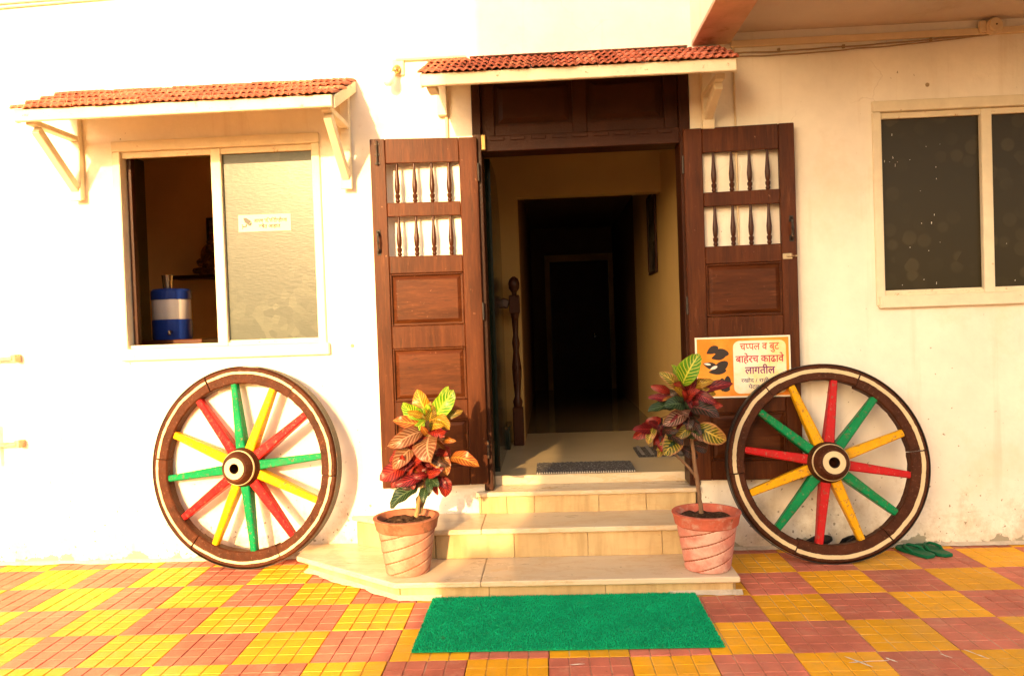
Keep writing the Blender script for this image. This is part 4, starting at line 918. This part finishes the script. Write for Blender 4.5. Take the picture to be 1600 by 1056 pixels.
q = MB(); q.tube([(.05,-.115,.05),(.055,-.15,.05),(.055,-.158,.032)], .011, 10); obj('tap', q, steel, jg, True)
tm = MB(); tm.lathe([(.026,0),(.029,.02),(.034,.085),(.035,.088),(.030,.086),(.024,.01)], 20, cap=False); tag(obj('tumbler', tm, steel, smooth=True, loc=(-2.48, .47, 1.654)), 'small steel tumbler standing on the lid of the water jug', 'tumbler')
sh = MB(); sh.box(-3.14, -2.55, 1.83, 2.018, 1.815, 1.845, .004); tag(obj('wall_shelf', sh, wood_d), 'dark little shelf on the back wall of the room', 'shelf')
fg = thing('figurine', 'small seated painted figurine on the shelf in the room', 'figurine', (-2.82, 1.92, 1.846))
q = MB(); q.lathe([(.10,0),(.105,.02),(.08,.035),(.075,.06),(.085,.09),(.075,.14),(.05,.17),(.03,.18),(.045,.20),(.048,.235),(.030,.265),(.036,.275),(.02,.31),(.004,.335)], 18); obj('body', q, idol_m, fg, True)
for s_ in (-1, 1): q = MB(); q.tube([(s_*.06,0,.15),(s_*.10,-.03,.11),(s_*.07,-.07,.08)], .018, 8); obj('arm', q, idol_m, fg, True)
for s_ in (-1, 1): q = MB(); q.tube([(s_*.03,-.02,.05),(s_*.12,-.05,.035),(s_*.02,-.09,.03)], .024, 8); obj('leg', q, idol_m, fg, True)
q = MB(); q.lathe([(.11,0),(.115,.004),(.11,.008)], 20, Matrix.Translation((0,.05,.17)) @ Matrix.Rotation(R(90),4,'X')); obj('back_halo', q, gold, fg, True)
def picture(label, M, w_, h_, m2):
    t = tag(bpy.data.objects.new('picture_frame', None), label, 'picture'); C.objects.link(t); t.matrix_world = M
    q = MB()
    for a in ((-w_/2,w_/2,h_/2-.02,h_/2),(-w_/2,w_/2,-h_/2,-h_/2+.02),(-w_/2,-w_/2+.02,-h_/2+.0205,h_/2-.0205),(w_/2-.02,w_/2,-h_/2+.0205,h_/2-.0205)): q.box(a[0],a[1],-.02,-.001,a[2],a[3],.003)
    obj('frame', q, wood_d, t); q = MB(); q.box(-w_/2+.02, w_/2-.02, -.012, -.002, -h_/2+.02, h_/2-.02); obj('picture', q, m2, t)
picture('small framed picture on the back wall above the shelf', Matrix.Translation((-2.76, 2.018, 2.20)), .26, .28, idol_m)
picture('dark framed picture on the right wall of the hall', Matrix.Translation((.898, 1.98, 2.05)) @ Matrix.Rotation(R(-90), 4, 'Z'), .46, .66, mat('dim_print', (.12, .10, .06), .3, .5, 9, 0, 40, (.02, .02, .02), (.5, .55), 6))

# ------------------------------------------------------------------ the house across the lane, behind the camera, whose shade falls on the right half
ex = -.13 - 11.0 * math.tan(AZ)
nb = thing('neighbour_house', 'plain two-storey house across the lane behind the viewer', 'house', (ex, -11, 0))
q = MB(); q.box(0, 6.2, -5, 0, 3.2, 4.02); obj('lower_wall', q, far_m, nb)
q = MB(); q.box(-.26, 6.3, -5.1, 0, -.05, 3.2); obj('ground_floor_wall', q, far_m, nb)
q = MB(); q.box(-.24, 6.4, -5.2, 0, 4.02, 6.7); obj('upper_wall', q, far_m, nb)
q = MB(); q.box(-.30, 6.5, -5.3, .06, 6.7, 6.85); obj('roof', q, far_r, nb)
for zz in (1.0, 4.1):
    for xx in (.8, 2.7, 4.6):
        q = MB(); q.box(xx, xx + 1.2, .001, .05, zz, zz + 1.3); wv = obj('window', q, trim_m, nb)
        q = MB(); q.box(xx + .08, xx + 1.12, .0505, .056, zz + .08, zz + 1.22); obj('pane', q, far_g, wv)
